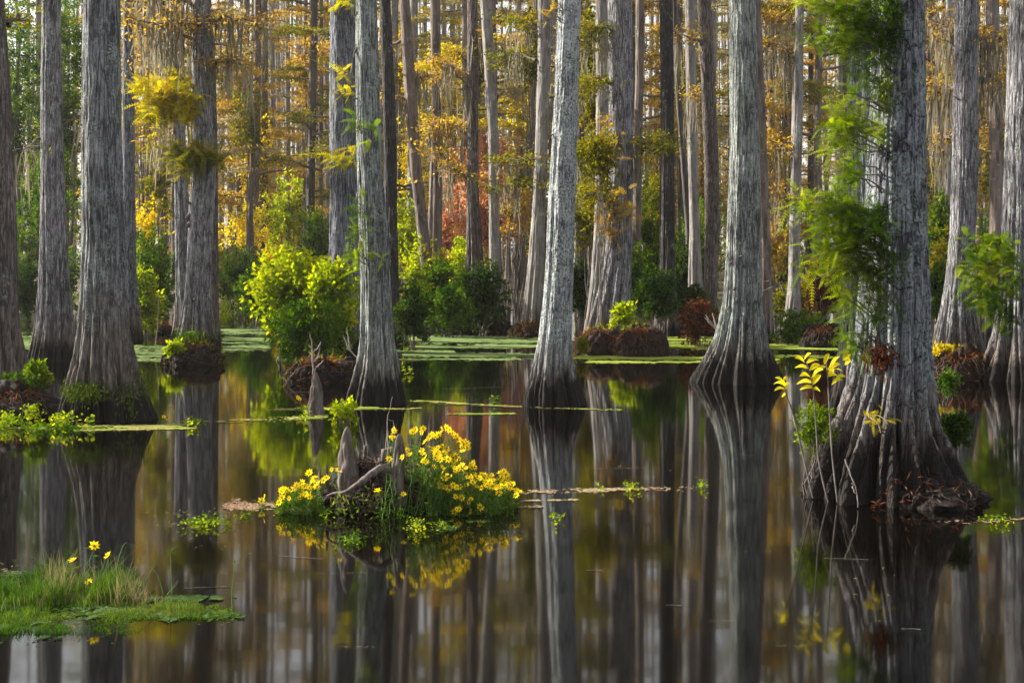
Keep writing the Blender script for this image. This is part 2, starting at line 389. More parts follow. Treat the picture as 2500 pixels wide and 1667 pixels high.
# ---- crown pieces shared by many trees
def limb_set(seed, z0, z1, nb, Lm, nleaf, leafL, moss, rs=None, az=None, droop=0.12, up=0.35, flat=0.35):
    """returns (Tubes of limbs, leaf quads, moss quads) round the z axis"""
    rs = np.random.RandomState(seed)
    tb = Tubes(5); LQ = []; MQ = []
    for b in range(nb):
        z = z0 + (z1 - z0) * ((b + rs.rand()) / nb)
        a = rs.uniform(0, 2 * PI) if az is None else rs.uniform(*az)
        Lb = Lm * rs.uniform(0.5, 1.0) * (1 - 0.45 * (z - z0) / max(z1 - z0, 1))
        s = np.linspace(0, 1, 8)
        w = np.cumsum(rs.normal(0, 0.05, (8, 3)), 0) * Lb * 0.35; w[0] = 0
        d = np.array([math.cos(a), math.sin(a), 0])
        p = d[None] * (s * Lb)[:, None] + np.array([0, 0, 1.0])[None] * (z + up * s * Lb * 0.5 - droop * (s * Lb) ** 2 * 0.5)[:, None] + w
        tb.add(p, np.linspace(0.030 + 0.012 * Lb, 0.006, 8))
        for t in range(int(5 + Lb * 2.5)):
            u = rs.uniform(0.25, 1.0); ip = u * 7; i0 = min(int(ip), 6)
            q0 = p[i0] + (p[i0 + 1] - p[i0]) * (ip - i0)
            aa = a + rs.choice([-1, 1]) * rs.uniform(0.5, 1.3)
            l = rs.uniform(0.3, 0.8) * (0.5 + 0.25 * Lb)
            q1 = q0 + np.array([math.cos(aa) * l, math.sin(aa) * l, rs.uniform(-0.25, 0.15) * l])
            tb.add(np.stack([q0, (q0 + q1) / 2 + rs.normal(0, 0.03, 3), q1]), [0.010, 0.007, 0.003])
            n = int(nleaf * rs.uniform(0.4, 1.5))
            v = rs.rand(n) ** 0.7
            c = q0[None] + (q1 - q0)[None] * v[:, None] + rs.normal(0, 1, (n, 3)) * np.array([0.13, 0.13, 0.13 * flat])[None] * (0.6 + l)
            dd = unit(np.array([math.cos(aa), math.sin(aa), -0.3])[None] + rs.normal(0, 0.8, (n, 3)))
            nn = unit(np.array([0, 0, 1.0])[None] + rs.normal(0, 0.7, (n, 3)))
            LQ.append(diamonds(c, dd, nn, leafL * rs.uniform(0.6, 1.3, n), leafL * 0.36 * rs.uniform(0.7, 1.3, n)))
        for k in range(int(moss * Lb * 1.3)):
            u = rs.uniform(0.1, 1.0); ip = u * 7; i0 = min(int(ip), 6)
            q0 = p[i0] + (p[i0 + 1] - p[i0]) * (ip - i0)
            MQ.append(moss_clump(q0, rs.uniform(0.35, 1.3), rs))
    LQ = np.concatenate(LQ) if LQ else np.zeros((0, 4, 3))
    MQ = np.concatenate(MQ) if MQ else np.zeros((0, 4, 3))
    return tb, LQ, MQ
def moss_clump(p, L, rs, wid=0.16, n=9):
    out = []
    for k in range(n):
        o = np.asarray(p) + np.array([rs.normal(0, wid * 0.5), rs.normal(0, wid * 0.5), rs.uniform(-0.05, 0.05)])
        l = L * rs.uniform(0.4, 1.0); m_ = 4
        pts = o[None] + np.stack([np.cumsum(rs.normal(0, 0.022, m_ + 1)), np.cumsum(rs.normal(0, 0.022, m_ + 1)), -np.linspace(0, l, m_ + 1)], 1)
        w = rs.uniform(0.006, 0.018) * np.array([0.6, 1.2, 1.0, 0.8, 0.15])
        a = rs.uniform(0, PI); s = np.array([math.cos(a), math.sin(a), 0])
        for i in range(m_):
            out.append([pts[i] - s * w[i], pts[i] + s * w[i], pts[i + 1] + s * w[i + 1], pts[i + 1] - s * w[i + 1]])
    return np.array(out)

def share(src, parent, mat=None, name=None):
    o = src.copy(); COL.objects.link(o); o.parent = parent
    if mat is not None:
        o.material_slots[0].link = 'OBJECT'; o.material_slots[0].material = mat
    return o
CROWN = []
def crown_proto(seed, z0, z1, nb, Lm, nleaf, leafL, moss):
    tb, LQ, MQ = limb_set(seed, z0, z1, nb, Lm, nleaf, leafL, moss)
    CROWN.append([tb, LQ, MQ, None])
    return len(CROWN) - 1
HIGH = [crown_proto(100 + i, 10.5, 20.5, 16, 2.6, 26, 0.10, 0.5) for i in range(2)]
LOW = [crown_proto(200 + i, 2.6 + 1.1 * (i % 3), 19.0, 29, 2.3 + 0.2 * i, 56, 0.12, 0.42) for i in range(5)]
def add_crown(root, ci, leaf, scale=1.0, rot=0.0, zoff=0.0, xoff=0.0):
    c = CROWN[ci]
    if c[3] is None:
        o1 = c[0].build('limbs', M['wood']); o2 = quads_obj('crown', c[1], M['orange'])
        o3 = quads_obj('spanish_moss', c[2], M['moss']) if len(c[2]) else None
        c[3] = (o1, o2, o3); obs = [o for o in c[3] if o]
        for o in obs: o.parent = root
    else:
        obs = [share(o, root) for o in c[3] if o]
    for o in obs:
        o.rotation_euler = (0, 0, rot); o.scale = (scale, scale, scale); o.location = (xoff, 0, zoff)
        if o.name.startswith('crown'):
            o.material_slots[0].link = 'OBJECT'; o.material_slots[0].material = leaf

TREES = {}
def cypress(key, label, ywl, prof, mat, seed, crown=('high', 0), leaf='orange', back=0.8, mound=False, name='cypress_tree', group='cypress trees rising from the water', **kw):
    Df = wD(ywl)
    rb = (prof[-1][2] - prof[-1][1]) / 2 / F * Df
    D = Df + rb * back
    X0 = WX((prof[-1][1] + prof[-1][2]) / 2, D)
    root = thing(name, label, 'tree', (X0, D, 0), group)
    V, Q, info = trunk_geo(prof, D, X0, seed, **kw)
    t = mesh_np('trunk', V, Q, BK[mat], root)
    zall, XC, RR = info
    if crown:
        ci = (HIGH if crown[0] == 'high' else LOW)[crown[1]]
        zc = 13.0
        add_crown(root, ci, M[leaf], 1.0, seed * 1.7, 0.0, float(np.interp(zc, zall, XC)))
    TREES[key] = dict(root=root, D=D, X0=X0, info=info, rb=rb, trunk=t)
    return TREES[key]

cypress('edge_left', 'grey-brown cypress cut by the left picture edge, on a plant-covered mound', 985,
        [(0, -72, 5), (250, -65, 18), (500, -62, 36), (700, -66, 37), (800, -75, 46), (900, -95, 70), (950, -110, 92), (985, -115, 105)], 'brown', 21,
        lobes=11, nth=180, dz=0.03, flute=0.22, leaf='olive')
cypress('left_back', 'cypress with purplish flared base at far left, second trunk from the left edge', 885,
        [(0, 103, 148), (250, 100, 152), (500, 99, 158), (650, 96, 168), (720, 92, 172), (770, 88, 178), (820, 80, 186), (860, 70, 194), (885, 62, 200)], 'grey', 22,
        lobes=11, nth=200, dz=0.035, flute=0.26, leaf='olive')
cypress('left_big', 'big lichen-speckled cypress at left, with wide fluted base and hollow at the water', 1035,
        [(0, 205, 293), (250, 202, 295), (500, 200, 300), (600, 200, 305), (700, 196, 308), (800, 190, 316), (850, 181, 325), (900, 169, 338), (950, 155, 352), (1000, 140, 372), (1035, 128, 388)], 'left', 23,
        lobes=12, nth=300, dz=0.022, flute=0.26, rough=0.007, hollows=((-PI / 2 + 0.05, 0.05, 0.42, 0.34, 0.30),), leaf='green')
cypress('left_shade', 'smooth blue-grey cypress trunk close behind the right side of the big left cypress', 830,
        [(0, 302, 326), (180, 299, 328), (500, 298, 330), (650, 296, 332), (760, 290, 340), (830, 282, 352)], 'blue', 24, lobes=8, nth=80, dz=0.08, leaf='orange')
cypress('twin_thin', 'slim pale grey cypress left of the grey cypress on the small root island', 850,
        [(0, 412, 440), (300, 422, 450), (500, 425, 462), (700, 428, 464), (780, 424, 472), (850, 412, 490)], 'grey', 25, lobes=8, nth=80, dz=0.06, leaf='orange')
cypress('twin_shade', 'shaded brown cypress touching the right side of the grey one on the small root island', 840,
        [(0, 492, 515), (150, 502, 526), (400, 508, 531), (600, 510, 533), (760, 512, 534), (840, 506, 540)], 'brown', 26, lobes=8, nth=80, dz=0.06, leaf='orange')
cypress('twin_main', 'grey cypress with pale seamed side standing on a small dark root island at centre left', 872,
        [(0, 472, 505), (100, 470, 508), (300, 470, 518), (420, 468, 526), (500, 463, 524), (600, 458, 519), (700, 453, 516), (780, 441, 522), (820, 430, 530), (872, 418, 540)], 'grey', 27,
        lobes=8, nth=180, dz=0.035, flute=0.2, leaf='orange')
cypress('blue_pole', 'straight blue-grey cypress behind the bright green shrub, left of its closest greenish neighbour', 862,
        [(0, 805, 866), (200, 805, 870), (400, 806, 873), (600, 803, 874), (680, 800, 876), (760, 795, 880), (862, 780, 900)], 'blue', 28,
        lobes=9, nth=180, dz=0.035, leaf='yellow')
cypress('shrub_side', 'grey cypress with pale ripped seam on its left, right beside the bright green shrub', 993,
        [(0, 869, 918), (200, 868, 925), (400, 872, 930), (500, 875, 940), (600, 878, 948), (700, 880, 952), (800, 878, 958), (850, 874, 966), (900, 862, 975), (950, 845, 984), (993, 832, 997)], 'green', 29,
        lobes=9, nth=240, dz=0.026, flute=0.26, leaf='olive')
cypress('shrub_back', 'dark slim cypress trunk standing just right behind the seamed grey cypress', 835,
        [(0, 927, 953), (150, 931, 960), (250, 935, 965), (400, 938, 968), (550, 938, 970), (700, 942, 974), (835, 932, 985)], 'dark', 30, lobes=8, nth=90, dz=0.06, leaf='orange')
cypress('lean_left', 'slender dark cypress leaning left, left one of the leaning pair before the yellow foliage', 800,
        [(0, 975, 1000), (270, 990, 1020), (400, 1000, 1028), (560, 1018, 1046), (680, 1028, 1056), (800, 1030, 1072)], 'farbrown', 31, lobes=7, nth=70, dz=0.08, leaf='yellow')
cypress('lean_right', 'brown cypress with knotty swollen middle, right one of the leaning pair before the yellow foliage', 795,
        [(0, 1050, 1074), (100, 1052, 1076), (300, 1055, 1078), (400, 1050, 1080), (560, 1044, 1080), (700, 1042, 1078), (795, 1030, 1090)], 'farbrown', 32, lobes=7, nth=70, dz=0.08, leaf='orange')
cypress('red_left', 'dark brown rough cypress trunk against the left part of the red foliage', 810,
        [(0, 1141, 1166), (300, 1141, 1168), (500, 1138, 1170), (620, 1137, 1180), (720, 1134, 1186), (810, 1124, 1200)], 'brown', 33, lobes=8, nth=90, dz=0.07, leaf='orange')
cypress('red_right', 'smooth grey cypress trunk against the right part of the red foliage', 812,
        [(0, 1172, 1198), (200, 1184, 1211), (350, 1193, 1217), (550, 1194, 1218), (650, 1194, 1222), (750, 1190, 1234), (812, 1180, 1246)], 'far', 34, lobes=8, nth=90, dz=0.07, leaf='yellow')
cypress('mid_back', 'grey cypress on a low rusty mound, behind and left of the white lichened cypress', 822,
        [(0, 1313, 1345), (150, 1313, 1345), (400, 1305, 1336), (560, 1296, 1330), (650, 1288, 1330), (750, 1276, 1328), (822, 1258, 1338)], 'far', 35, lobes=8, nth=110, dz=0.06, flute=0.25, leaf='yellow')
cypress('hero_mid', 'pale cypress covered in white lichen, leaning slightly right, with a dark bulging base', 996,
        [(0, 1363, 1418), (100, 1358, 1415), (200, 1355, 1412), (300, 1350, 1410), (400, 1345, 1407), (500, 1340, 1404), (600, 1335, 1402), (700, 1330, 1399), (800, 1320, 1396), (850, 1311, 1396), (900, 1300, 1403), (930, 1290, 1413), (965, 1279, 1430), (996, 1274, 1440)], 'lichen', 36,
        lobes=10, nth=260, dz=0.024, flute=0.26, rough=0.008, leaf='orange')
cypress('fin_left', 'slim lichened cypress left of the cypress with one long slanting buttress', 838,
        [(0, 1455, 1484), (300, 1455, 1484), (560, 1451, 1480), (700, 1441, 1472), (780, 1430, 1462), (838, 1418, 1464)], 'far', 37, lobes=7, nth=90, dz=0.06, leaf='olive')
cypress('fin_main', 'grey-brown cypress with one long slanting buttress on the rusty mound', 850,
        [(0, 1484, 1541), (200, 1487, 1544), (400, 1487, 1545), (520, 1485, 1544), (600, 1478, 1542), (650, 1472, 1541), (700, 1461, 1540), (750, 1446, 1540), (800, 1430, 1541), (850, 1412, 1545)], 'grey', 38,
        lobes=9, nth=180, dz=0.04, flute=0.30, leaf='olive')
cypress('fin_back', 'slim brown cypress just right behind the cypress with the slanting buttress', 815,
        [(0, 1552, 1573), (200, 1551, 1571), (400, 1545, 1566), (600, 1542, 1566), (815, 1530, 1580)], 'farbrown', 39, lobes=7, nth=60, dz=0.1, leaf='orange')
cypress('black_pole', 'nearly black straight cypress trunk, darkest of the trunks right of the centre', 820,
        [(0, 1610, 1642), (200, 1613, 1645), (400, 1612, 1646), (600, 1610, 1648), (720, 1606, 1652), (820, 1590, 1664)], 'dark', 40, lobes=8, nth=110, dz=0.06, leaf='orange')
cypress('thin_slant', 'thin dark cypress stem slanting right, between the black trunk and the tall speckled one', 795,
        [(0, 1640, 1652), (200, 1647, 1660), (400, 1661, 1676), (560, 1673, 1689), (700, 1676, 1694), (795, 1672, 1702)], 'fardark', 41, lobes=6, nth=50, dz=0.1, leaf='orange')
cypress('thin_pale', 'pale smooth cypress trunk close behind the tall speckled one on its left', 800,
        [(0, 1672, 1698), (250, 1676, 1700), (560, 1684, 1708), (800, 1676, 1722)], 'far', 42, lobes=7, nth=60, dz=0.1, leaf='orange')
cypress('speckled', 'tall speckled dark grey cypress left of the cypress with the widest dark skirt', 812,
        [(0, 1702, 1736), (200, 1712, 1745), (400, 1720, 1754), (560, 1722, 1757), (650, 1720, 1752), (740, 1714, 1750), (812, 1698, 1762)], 'brown', 43, lobes=8, nth=110, dz=0.06, leaf='orange')
cypress('skirt', 'greenish grey cypress with sunlit left side and the widest dark skirt of roots', 940,
        [(0, 1780, 1845), (200, 1782, 1850), (400, 1781, 1852), (500, 1778, 1856), (600, 1774, 1856), (700, 1768, 1859), (750, 1762, 1863), (800, 1751, 1870), (850, 1734, 1883), (880, 1716, 1896), (910, 1696, 1911), (940, 1682, 1926)], 'green', 44,
        lobes=14, nth=280, dz=0.026, flute=0.24, rough=0.008, leaf='orange')
cypress('skirt_back', 'slim brown cypress showing just behind the right edge of the cypress with the dark skirt', 830,
        [(0, 1842, 1856), (300, 1852, 1870), (560, 1860, 1880), (700, 1862, 1884), (830, 1852, 1892)], 'farbrown', 45, lobes=7, nth=60, dz=0.1, leaf='orange')
cypress('gap_pole', 'grey cypress with pale left edge alone in the gap left of the bright green needles', 828,
        [(0, 1943, 1962), (250, 1934, 1960), (560, 1927, 1953), (700, 1924, 1954), (780, 1914, 1958), (828, 1902, 1964)], 'far', 46, lobes=8, nth=110, dz=0.06, leaf='orange')
cypress('behind_sunlit', 'narrow sunlit cypress showing between green needles, left of the nearest giant', 1020,
        [(0, 2070, 2098), (300, 2070, 2100), (560, 2067, 2100), (650, 2060, 2104), (750, 2056, 2112), (850, 2046, 2125), (920, 2034, 2140), (1020, 2005, 2160)], 'grey', 47,
        lobes=9, nth=160, dz=0.035, flute=0.25, leaf='green')
cypress('behind_blue', 'greenish blue cypress trunk filling the narrow gap on the left of the nearest giant', 960,
        [(0, 2088, 2126), (300, 2090, 2130), (600, 2092, 2136), (800, 2090, 2150), (960, 2070, 2180)], 'blue', 48, lobes=8, nth=110, dz=0.05, leaf='green')
cypress('giant', 'nearest and thickest cypress with plated blue-grey bark, moss and wide fluted roots, at right', 1236,
        [(0, 2130, 2256), (200, 2128, 2258), (400, 2120, 2262), (560, 2112, 2266), (700, 2100, 2272), (800, 2093, 2274), (870, 2086, 2277), (900, 2080, 2280), (950, 2066, 2285), (1000, 2046, 2292), (1050, 2026, 2306), (1100, 1998, 2330), (1150, 1972, 2354), (1200, 1952, 2375), (1236, 1940, 2388)], 'hero', 49,
        lobes=13, nth=520, dz=0.010, flute=0.30, rough=0.008, leaf='green', ridgew=0.03, irregular=0.05)
cypress('right_second', 'clean-barked grey cypress rising from a rusty mound, just right of the nearest giant', 915,
        [(0, 2333, 2388), (200, 2330, 2388), (400, 2325, 2388), (560, 2319, 2381), (650, 2312, 2374), (700, 2306, 2374), (750, 2298, 2380), (800, 2285, 2392), (850, 2274, 2405), (915, 2262, 2420)], 'grey', 50,
        lobes=11, nth=220, dz=0.028, flute=0.22, leaf='orange')
cypress('edge_right', 'sunlit cypress with long pale buttresses cut by the right edge of the picture', 936,
        [(0, 2466, 2548), (100, 2462, 2546), (300, 2455, 2542), (500, 2448, 2540), (650, 2441, 2542), (700, 2439, 2546), (800, 2424, 2560), (850, 2408, 2575), (900, 2386, 2598), (936, 2366, 2620)], 'grey', 51,
        lobes=10, nth=240, dz=0.028, flute=0.30, leaf='orange')
cypress('right_brown', 'slim pinkish brown cypress behind, between the two cypresses at the right edge', 835,
        [(0, 2408, 2438), (300, 2415, 2446), (560, 2416, 2448), (835, 2400, 2462)], 'farbrown', 52, lobes=7, nth=70, dz=0.1, leaf='orange')
cypress('far_left_thin', 'thin dark trunk just behind the trunk cut by the left edge', 860,
        [(0, -20, 10), (350, 14, 34), (560, 20, 40), (860, 16, 50)], 'fardark', 53, lobes=7, nth=60, dz=0.1, leaf='olive')

# ------------------------------------------------------------------ background cypresses (shared meshes)
FART = []
for i in range(7):
    rs = np.random.RandomState(300 + i)
    r0 = 0.19
    rows = []
    tilt = rs.uniform(-0.035, 0.035); bend = rs.uniform(-0.35, 0.35)
    zs = np.concatenate([np.arange(-0.4, 2.5, 0.15), np.arange(2.5, 20.5, 0.5)])
    nth = 28; th = np.linspace(0, 2 * PI, nth, endpoint=False)
    T, Z = np.meshgrid(th, zs)
    xc = tilt * Z + bend * np.sin(np.clip(Z, 0, 30) * 0.22 + rs.uniform(0, 6)) * 0.7
    xc -= xc[3, 0]
    Rr = r0 * (1 - 0.55 * np.clip(Z / 20.5, 0, 1)) * (1 + 1.1 * np.exp(-np.clip(Z, 0, 30) / 0.55))
    fl = np.exp(-np.clip(Z, 0, 30) / 0.8)
    Rr = Rr * (1 - (0.05 + 0.22 * fl) * (0.5 + 0.5 * np.cos(T * 8 + rs.uniform(0, 6) + np.sin(Z)))) * (1 + 0.07 * vn(np.cos(T) * 2, np.sin(T) * 2, Z * 0.9, 300 + i))
    V = np.stack([xc + Rr * np.cos(T), Rr * np.sin(T), Z], -1).reshape(-1, 3)
    a = np.arange(len(zs) - 1)[:, None] * nth; b_ = np.arange(nth)[None, :]
    Q = np.stack([a + b_, a + (b_ + 1) % nth, a + nth + (b_ + 1) % nth, a + nth + b_], -1).reshape(-1, 4)
    FART.append([V, Q, None])
landmarks = [(40, 'the edge trunk'), (126, 'the purple-footed trunk'), (250, 'the big left cypress'), (442, 'the pale twin trunk'), (495, 'the island cypress'), (838, 'the shrub-backed cypress'), (905, 'the seamed cypress'), (1030, 'the leaning pair'), (1195, 'the red-foliage pair'), (1378, 'the lichened cypress'), (1515, 'the buttressed cypress'), (1628, 'the black trunk'), (1733, 'the speckled trunk'), (1818, 'the dark-skirted cypress'), (1945, 'the pale-edged trunk'), (2190, 'the nearest giant'), (2355, 'the clean-barked cypress'), (2490, 'the right-edge cypress')]
rsb = np.random.RandomState(77)
bg = []
k = 0
for row, (D0, D1, cnt) in enumerate([(46, 56, 27), (56, 70, 40), (70, 90, 56)]):
    for i in range(cnt):
        u = (i + rsb.uniform(0.1, 0.9)) / cnt
        px = -160 + u * 2820
        if px < 200 and row < 2: continue
        bg.append([px, rsb.uniform(D0, D1), row])
bg.sort(key=lambda t: t[0])
gapc = {}
for b in bg:
    px = b[0]
    g = sum(1 for l in landmarks if l[0] < px)
    gapc.setdefault(g, []).append(b)
ordn = ['first', 'second', 'third', 'fourth', 'fifth', 'sixth', 'seventh', 'eighth', 'ninth', 'tenth', 'eleventh', 'twelfth', 'thirteenth', 'fourteenth', 'fifteenth', 'sixteenth', 'seventeenth', 'eighteenth', 'nineteenth', 'twentieth', 'twenty-first', 'twenty-second', 'twenty-third', 'twenty-fourth']
leafseq = {0: ['dgreen', 'green', 'olive'], 1: ['orange', 'farwood', 'olive'], 2: ['yellow', 'farwood', 'olive'], 3: ['orange', 'olive', 'farwood']}
for g, lst in gapc.items():
    for j, (px, D, row) in enumerate(lst):
        s = rsb.uniform(0.65, 1.12)
        mk = rsb.choice(['far', 'far', 'farbrown', 'farbrown', 'fardark'])
        tone = {'far': 'grey', 'farbrown': 'brown', 'fardark': 'dark'}[mk]
        if g == 0: where = 'of those beyond the left edge trunk'
        elif g == len(landmarks): where = 'of those right of %s' % landmarks[-1][1]
        else: where = 'from the left between %s and %s' % (landmarks[g - 1][1].replace('the ', '', 1), landmarks[g][1].replace('the ', '', 1))
        x = WX(px, D)
        t = thing('cypress_tree', '%s far trunk, %s %s' % (tone, ordn[j], where), 'tree', (x, D, 0.0), 'far cypress trunks filling the background')
        f = FART[rsb.randint(7)]
        if f[2] is None: f[2] = mesh_np('trunk', f[0], f[1], BK['far'], t); tr = f[2]
        else: tr = share(f[2], t)
        tr.name = 'trunk'
        tr.material_slots[0].link = 'OBJECT'; tr.material_slots[0].material = BK[mk]
        tr.scale = (s * 1.0, s * 1.0, 1.3 if D < 70 else 1.4); tr.rotation_euler = (0, 0, rsb.uniform(0, 6.3))
        tr.location = (0, 0, 0)
        zone = 0 if px < 260 else 1 if px < 900 else 2 if px < 1420 else 3
        lf = leafseq[zone][rsb.randint(3)]
        if rsb.rand() < (0.80 if row < 2 else 0.95):
            add_crown(t, LOW[rsb.randint(5)], M[lf], 1.0, rsb.uniform(0, 6.3), rsb.uniform(-0.8, 1.0) - (1.0 if row == 2 else 0))
            if rsb.rand() < 0.4: add_crown(t, HIGH[rsb.randint(2)], M[lf], 1.05, rsb.uniform(0, 6.3), 5.5 + rsb.uniform(-1.0, 1.0))

# the wood behind everything: one mass
rs = np.random.RandomState(5)
tb = Tubes(5); LQ = []
for i in range(460):
    px = rs.uniform(-700, 3200); D = rs.uniform(92, 135); x = WX(px, D); r = rs.uniform(0.10, 0.26); h = rs.uniform(18, 30)
    z = np.linspace(-0.2, h, 6)
    tb.add(np.stack([x + rs.uniform(-0.03, 0.03) * z, np.full(6, D), z], 1), r * np.linspace(1.2, 0.4, 6))
ow = tb.build('woodland_trunks', BK['far'])
tag(ow, 'blurred mass of pale trunks closing off the far background', 'woodland', kind='stuff')
n = 210000
px = rs.uniform(-700, 3200, n); D = rs.uniform(90, 130, n)
zz = 0.4 + 30 * rs.beta(1.05, 1.5, n)
X = (px - 1250) / F * D
keep = (vn(X / 3.2, D / 8, zz / 2.2, 3) + 0.5 * vn(X / 1.1, D / 4, zz / 0.9, 4) - 0.20 * np.clip((zz - 8) / 8, 0, 1) - 0.45 * np.clip((zz - 15) / 6, 0, 1.5)) > -0.10
c = np.stack([X, D, zz], 1)[keep]; n = len(c)
ol = quads_obj('woodland_foliage', diamonds(c, rdir(n, 0.5, rs), rdir(n, 1, rs), rs.uniform(0.25, 0.5, n), rs.uniform(0.10, 0.22, n)), M['farwood'])
tag(ol, 'soft mass of orange and tan foliage behind all the trunks', 'foliage', kind='stuff')

# ------------------------------------------------------------------ shrubs
def leaf_cloud(rs, rx, ry, h, z0, nclump, per, leafL, lw=0.5, rmin=0.08, rmax=0.24, hang=0.0, power=1.6):
    """clumped leaves inside an ellipsoid with its foot at z0"""
    LQ = []; tips = []
    for k in range(nclump):
        v = unit(rs.normal(0, 1, 3)); q = rs.rand() ** (1 / power)
        q *= float(0.80 + 0.62 * vn(v[0] * 2.1 + 9, v[1] * 2.1, v[2] * 2.1, nclump + per))
        cc = np.array([v[0] * rx * q, v[1] * ry * q, z0 + h * 0.5 + v[2] * h * 0.5 * q])
        cc[2] = max(cc[2], z0)
        R_ = rs.uniform(rmin, rmax) * min(rx, h) * 1.1
        tips.append(cc)
        n = int(per * 0.7 * rs.uniform(0.3, 1.5))
        d = unit(rs.normal(0, 1, (n, 3))); rr = R_ * rs.rand(n) ** 0.5
        c = cc + d * rr[:, None] * np.array([1, 1, 0.8])
        dd = unit(d * 0.8 + rs.normal(0, 0.7, (n, 3)) + np.array([0, 0, -0.3 - hang]))
        nn = unit(np.array([0, 0, 1.0]) + rs.normal(0, 0.6, (n, 3)))
        LQ.append(diamonds(c, dd, nn, leafL * rs.uniform(0.6, 1.25, n), leafL * lw * rs.uniform(0.75, 1.2, n)))
    # leafy shoots that stick out of the body
    for k in range(int(nclump * 0.6)):
        v = unit(rs.normal(0, 1, 3) + np.array([0, 0, 0.45])); a = np.array([v[0] * rx, v[1] * ry, 0]) ; mid = np.array([0, 0, z0 + h * 0.5])
        sh = np.array([rx, ry, h * 0.5]); p0 = mid + v * sh * 0.62; p1 = mid + unit(v + rs.normal(0, 0.15, 3) + np.array([0, 0, 0.12])) * sh * rs.uniform(0.95, 1.22)
        if p1[2] < z0: continue
        n = int(10 + per * 0.25); u = rs.rand(n)[:, None]
        c = p0 + (p1 - p0) * u + rs.normal(0, leafL * 0.5, (n, 3)) * (1.15 - u)
        dd = unit((p1 - p0) * 0.6 + rs.normal(0, 0.8, (n, 3)) * np.linalg.norm(p1 - p0))
        LQ.append(diamonds(c, dd, unit(np.array([0, 0, 1.0]) + rs.normal(0, 0.6, (n, 3))), leafL * rs.uniform(0.6, 1.25, n), leafL * lw * rs.uniform(0.75, 1.2, n)))
    return np.concatenate(LQ), np.array(tips)
def shrub(label, x0, x1, ytop, ybase, leaf, leafL=0.08, nclump=60, per=60, D=None, seed=1, lw=0.5, cat='shrub', name='shrub', stems=9, over=None, group=None, trunk=False, low=0.0, dr=0.7, **kw):
    rs = np.random.RandomState(seed)
    D = D or wD(ybase)
    X0 = WX((x0 + x1) / 2, D); rx = (x1 - x0) / 2 / F * D; zt = WZ(ytop, D); z0 = max(WZ(ybase, D), 0.0) + low
    t = thing(name, label, cat, (X0, D, 0), group)
    LQ, tips = leaf_cloud(rs, rx, rx * dr, zt - z0, z0, nclump, per, leafL, lw, **kw)
    quads_obj('foliage' if not trunk else 'crown', LQ, M[leaf], t)
    tb = Tubes(5)
    for i in range(stems):
        tip = tips[rs.randint(len(tips))]
        b = np.array([rs.normal(0, rx * 0.15), rs.normal(0, rx * 0.12), -0.1])
        tb.add(curve(b, tip, 0.06 * zt, 0.03, 6, rs), np.linspace(min(0.022, rx * 0.03) if not trunk else 0.05, min(0.005, rx * 0.01), 6))
    if trunk: tb.add(curve([0, 0, -0.1], [0.1, 0, z0 + (zt - z0) * 0.8], 0, 0.04, 8, rs), np.linspace(0.10, 0.03, 8))
    tb.build('stems' if not trunk else 'trunk', M['wood'], t)
    return t, D, X0
# far understory first (each a thing)
S = shrub
S('tall dark evergreen tree at the left edge, behind the plant-covered mound trunk', -40, 110, -60, 700, 'green', 0.12, 150, 75, D=44, seed=1, cat='tree', name='broadleaf_tree', trunk=True, low=0.2)
S('dense green tree filling the gap between the two grey trunks at far left', 90, 230, -80, 690, 'green', 0.12, 170, 80, D=46, seed=2, cat='tree', name='broadleaf_tree', trunk=True, low=0.2)
S('deep green tree standing far behind, left of the big left cypress', 30, 200, 60, 740, 'dgreen', 0.12, 150, 70, D=50, seed=3, cat='tree', name='broadleaf_tree', trunk=True)
S('olive green tree far left with a few orange leaves, beyond the picture edge trunk', -160, 20, -100, 720, 'olive', 0.12, 120, 60, D=48, seed=4, cat='tree', name='broadleaf_tree', trunk=True)
S('low dark green bush at the far bank between the two left trunks', 20, 110, 560, 790, 'dgreen', 0.10, 50, 55, D=40, seed=5)
S('low green bush on the bank just left of the big left cypress', 130, 210, 600, 770, 'green', 0.10, 40, 50, D=38, seed=6)
S('green shrub mass with yellowing top behind the right side of the big left cypress', 300, 430, 560, 815, 'green', 0.085, 110, 70, D=30, seed=7)
S('yellow-leaved sapling above the green shrub mass, right of the big left cypress', 310, 420, 470, 640, 'yellow', 0.10, 40, 36, D=36, seed=8, power=1.2)
S('lime green loose foliage seen between the slim twin trunk and big left cypress', 340, 430, 300, 560, 'olive', 0.09, 60, 45, D=34, seed=9, power=1.2)
S('dark green bush behind the open channel, left of the bright green shrub', 520, 660, 610, 790, 'dgreen', 0.10, 100, 60, D=40, seed=10)
S('bright yellow small tree glowing above the far channel', 525, 680, 490, 640, 'yleaf', 0.14, 60, 38, D=52, seed=11, power=1.4, cat='tree', name='small_tree', trunk=True)
S('yellow-green small tree at the end of the open channel', 500, 590, 660, 790, 'yellow', 0.10, 40, 40, D=48, seed=12)
S('light green fern-like plants at the far end of the open channel', 525, 640, 730, 800, 'bright', 0.08, 34, 40, D=42, seed=13)
S('dark green bush half hidden behind the seamed cypress, right of it', 960, 1060, 700, 850, 'dgreen', 0.075, 90, 60, D=25.5, seed=14)
S('yellow-green upright shrub beside the slim dark trunk, before the leaning pair', 968, 1050, 570, 830, 'bright', 0.085, 50, 40, D=30, seed=15, power=1.4)
S('rounded green shrub on the far bank below the leaning pair', 1000, 1140, 640, 825, 'green', 0.085, 130, 65, D=31, seed=16)
S('tall yellow tree glowing between the slim dark trunk and the leaning pair', 955, 1060, 260, 620, 'yleaf', 0.15, 90, 40, D=54, seed=17, cat='tree', name='small_tree', trunk=True, power=1.5)
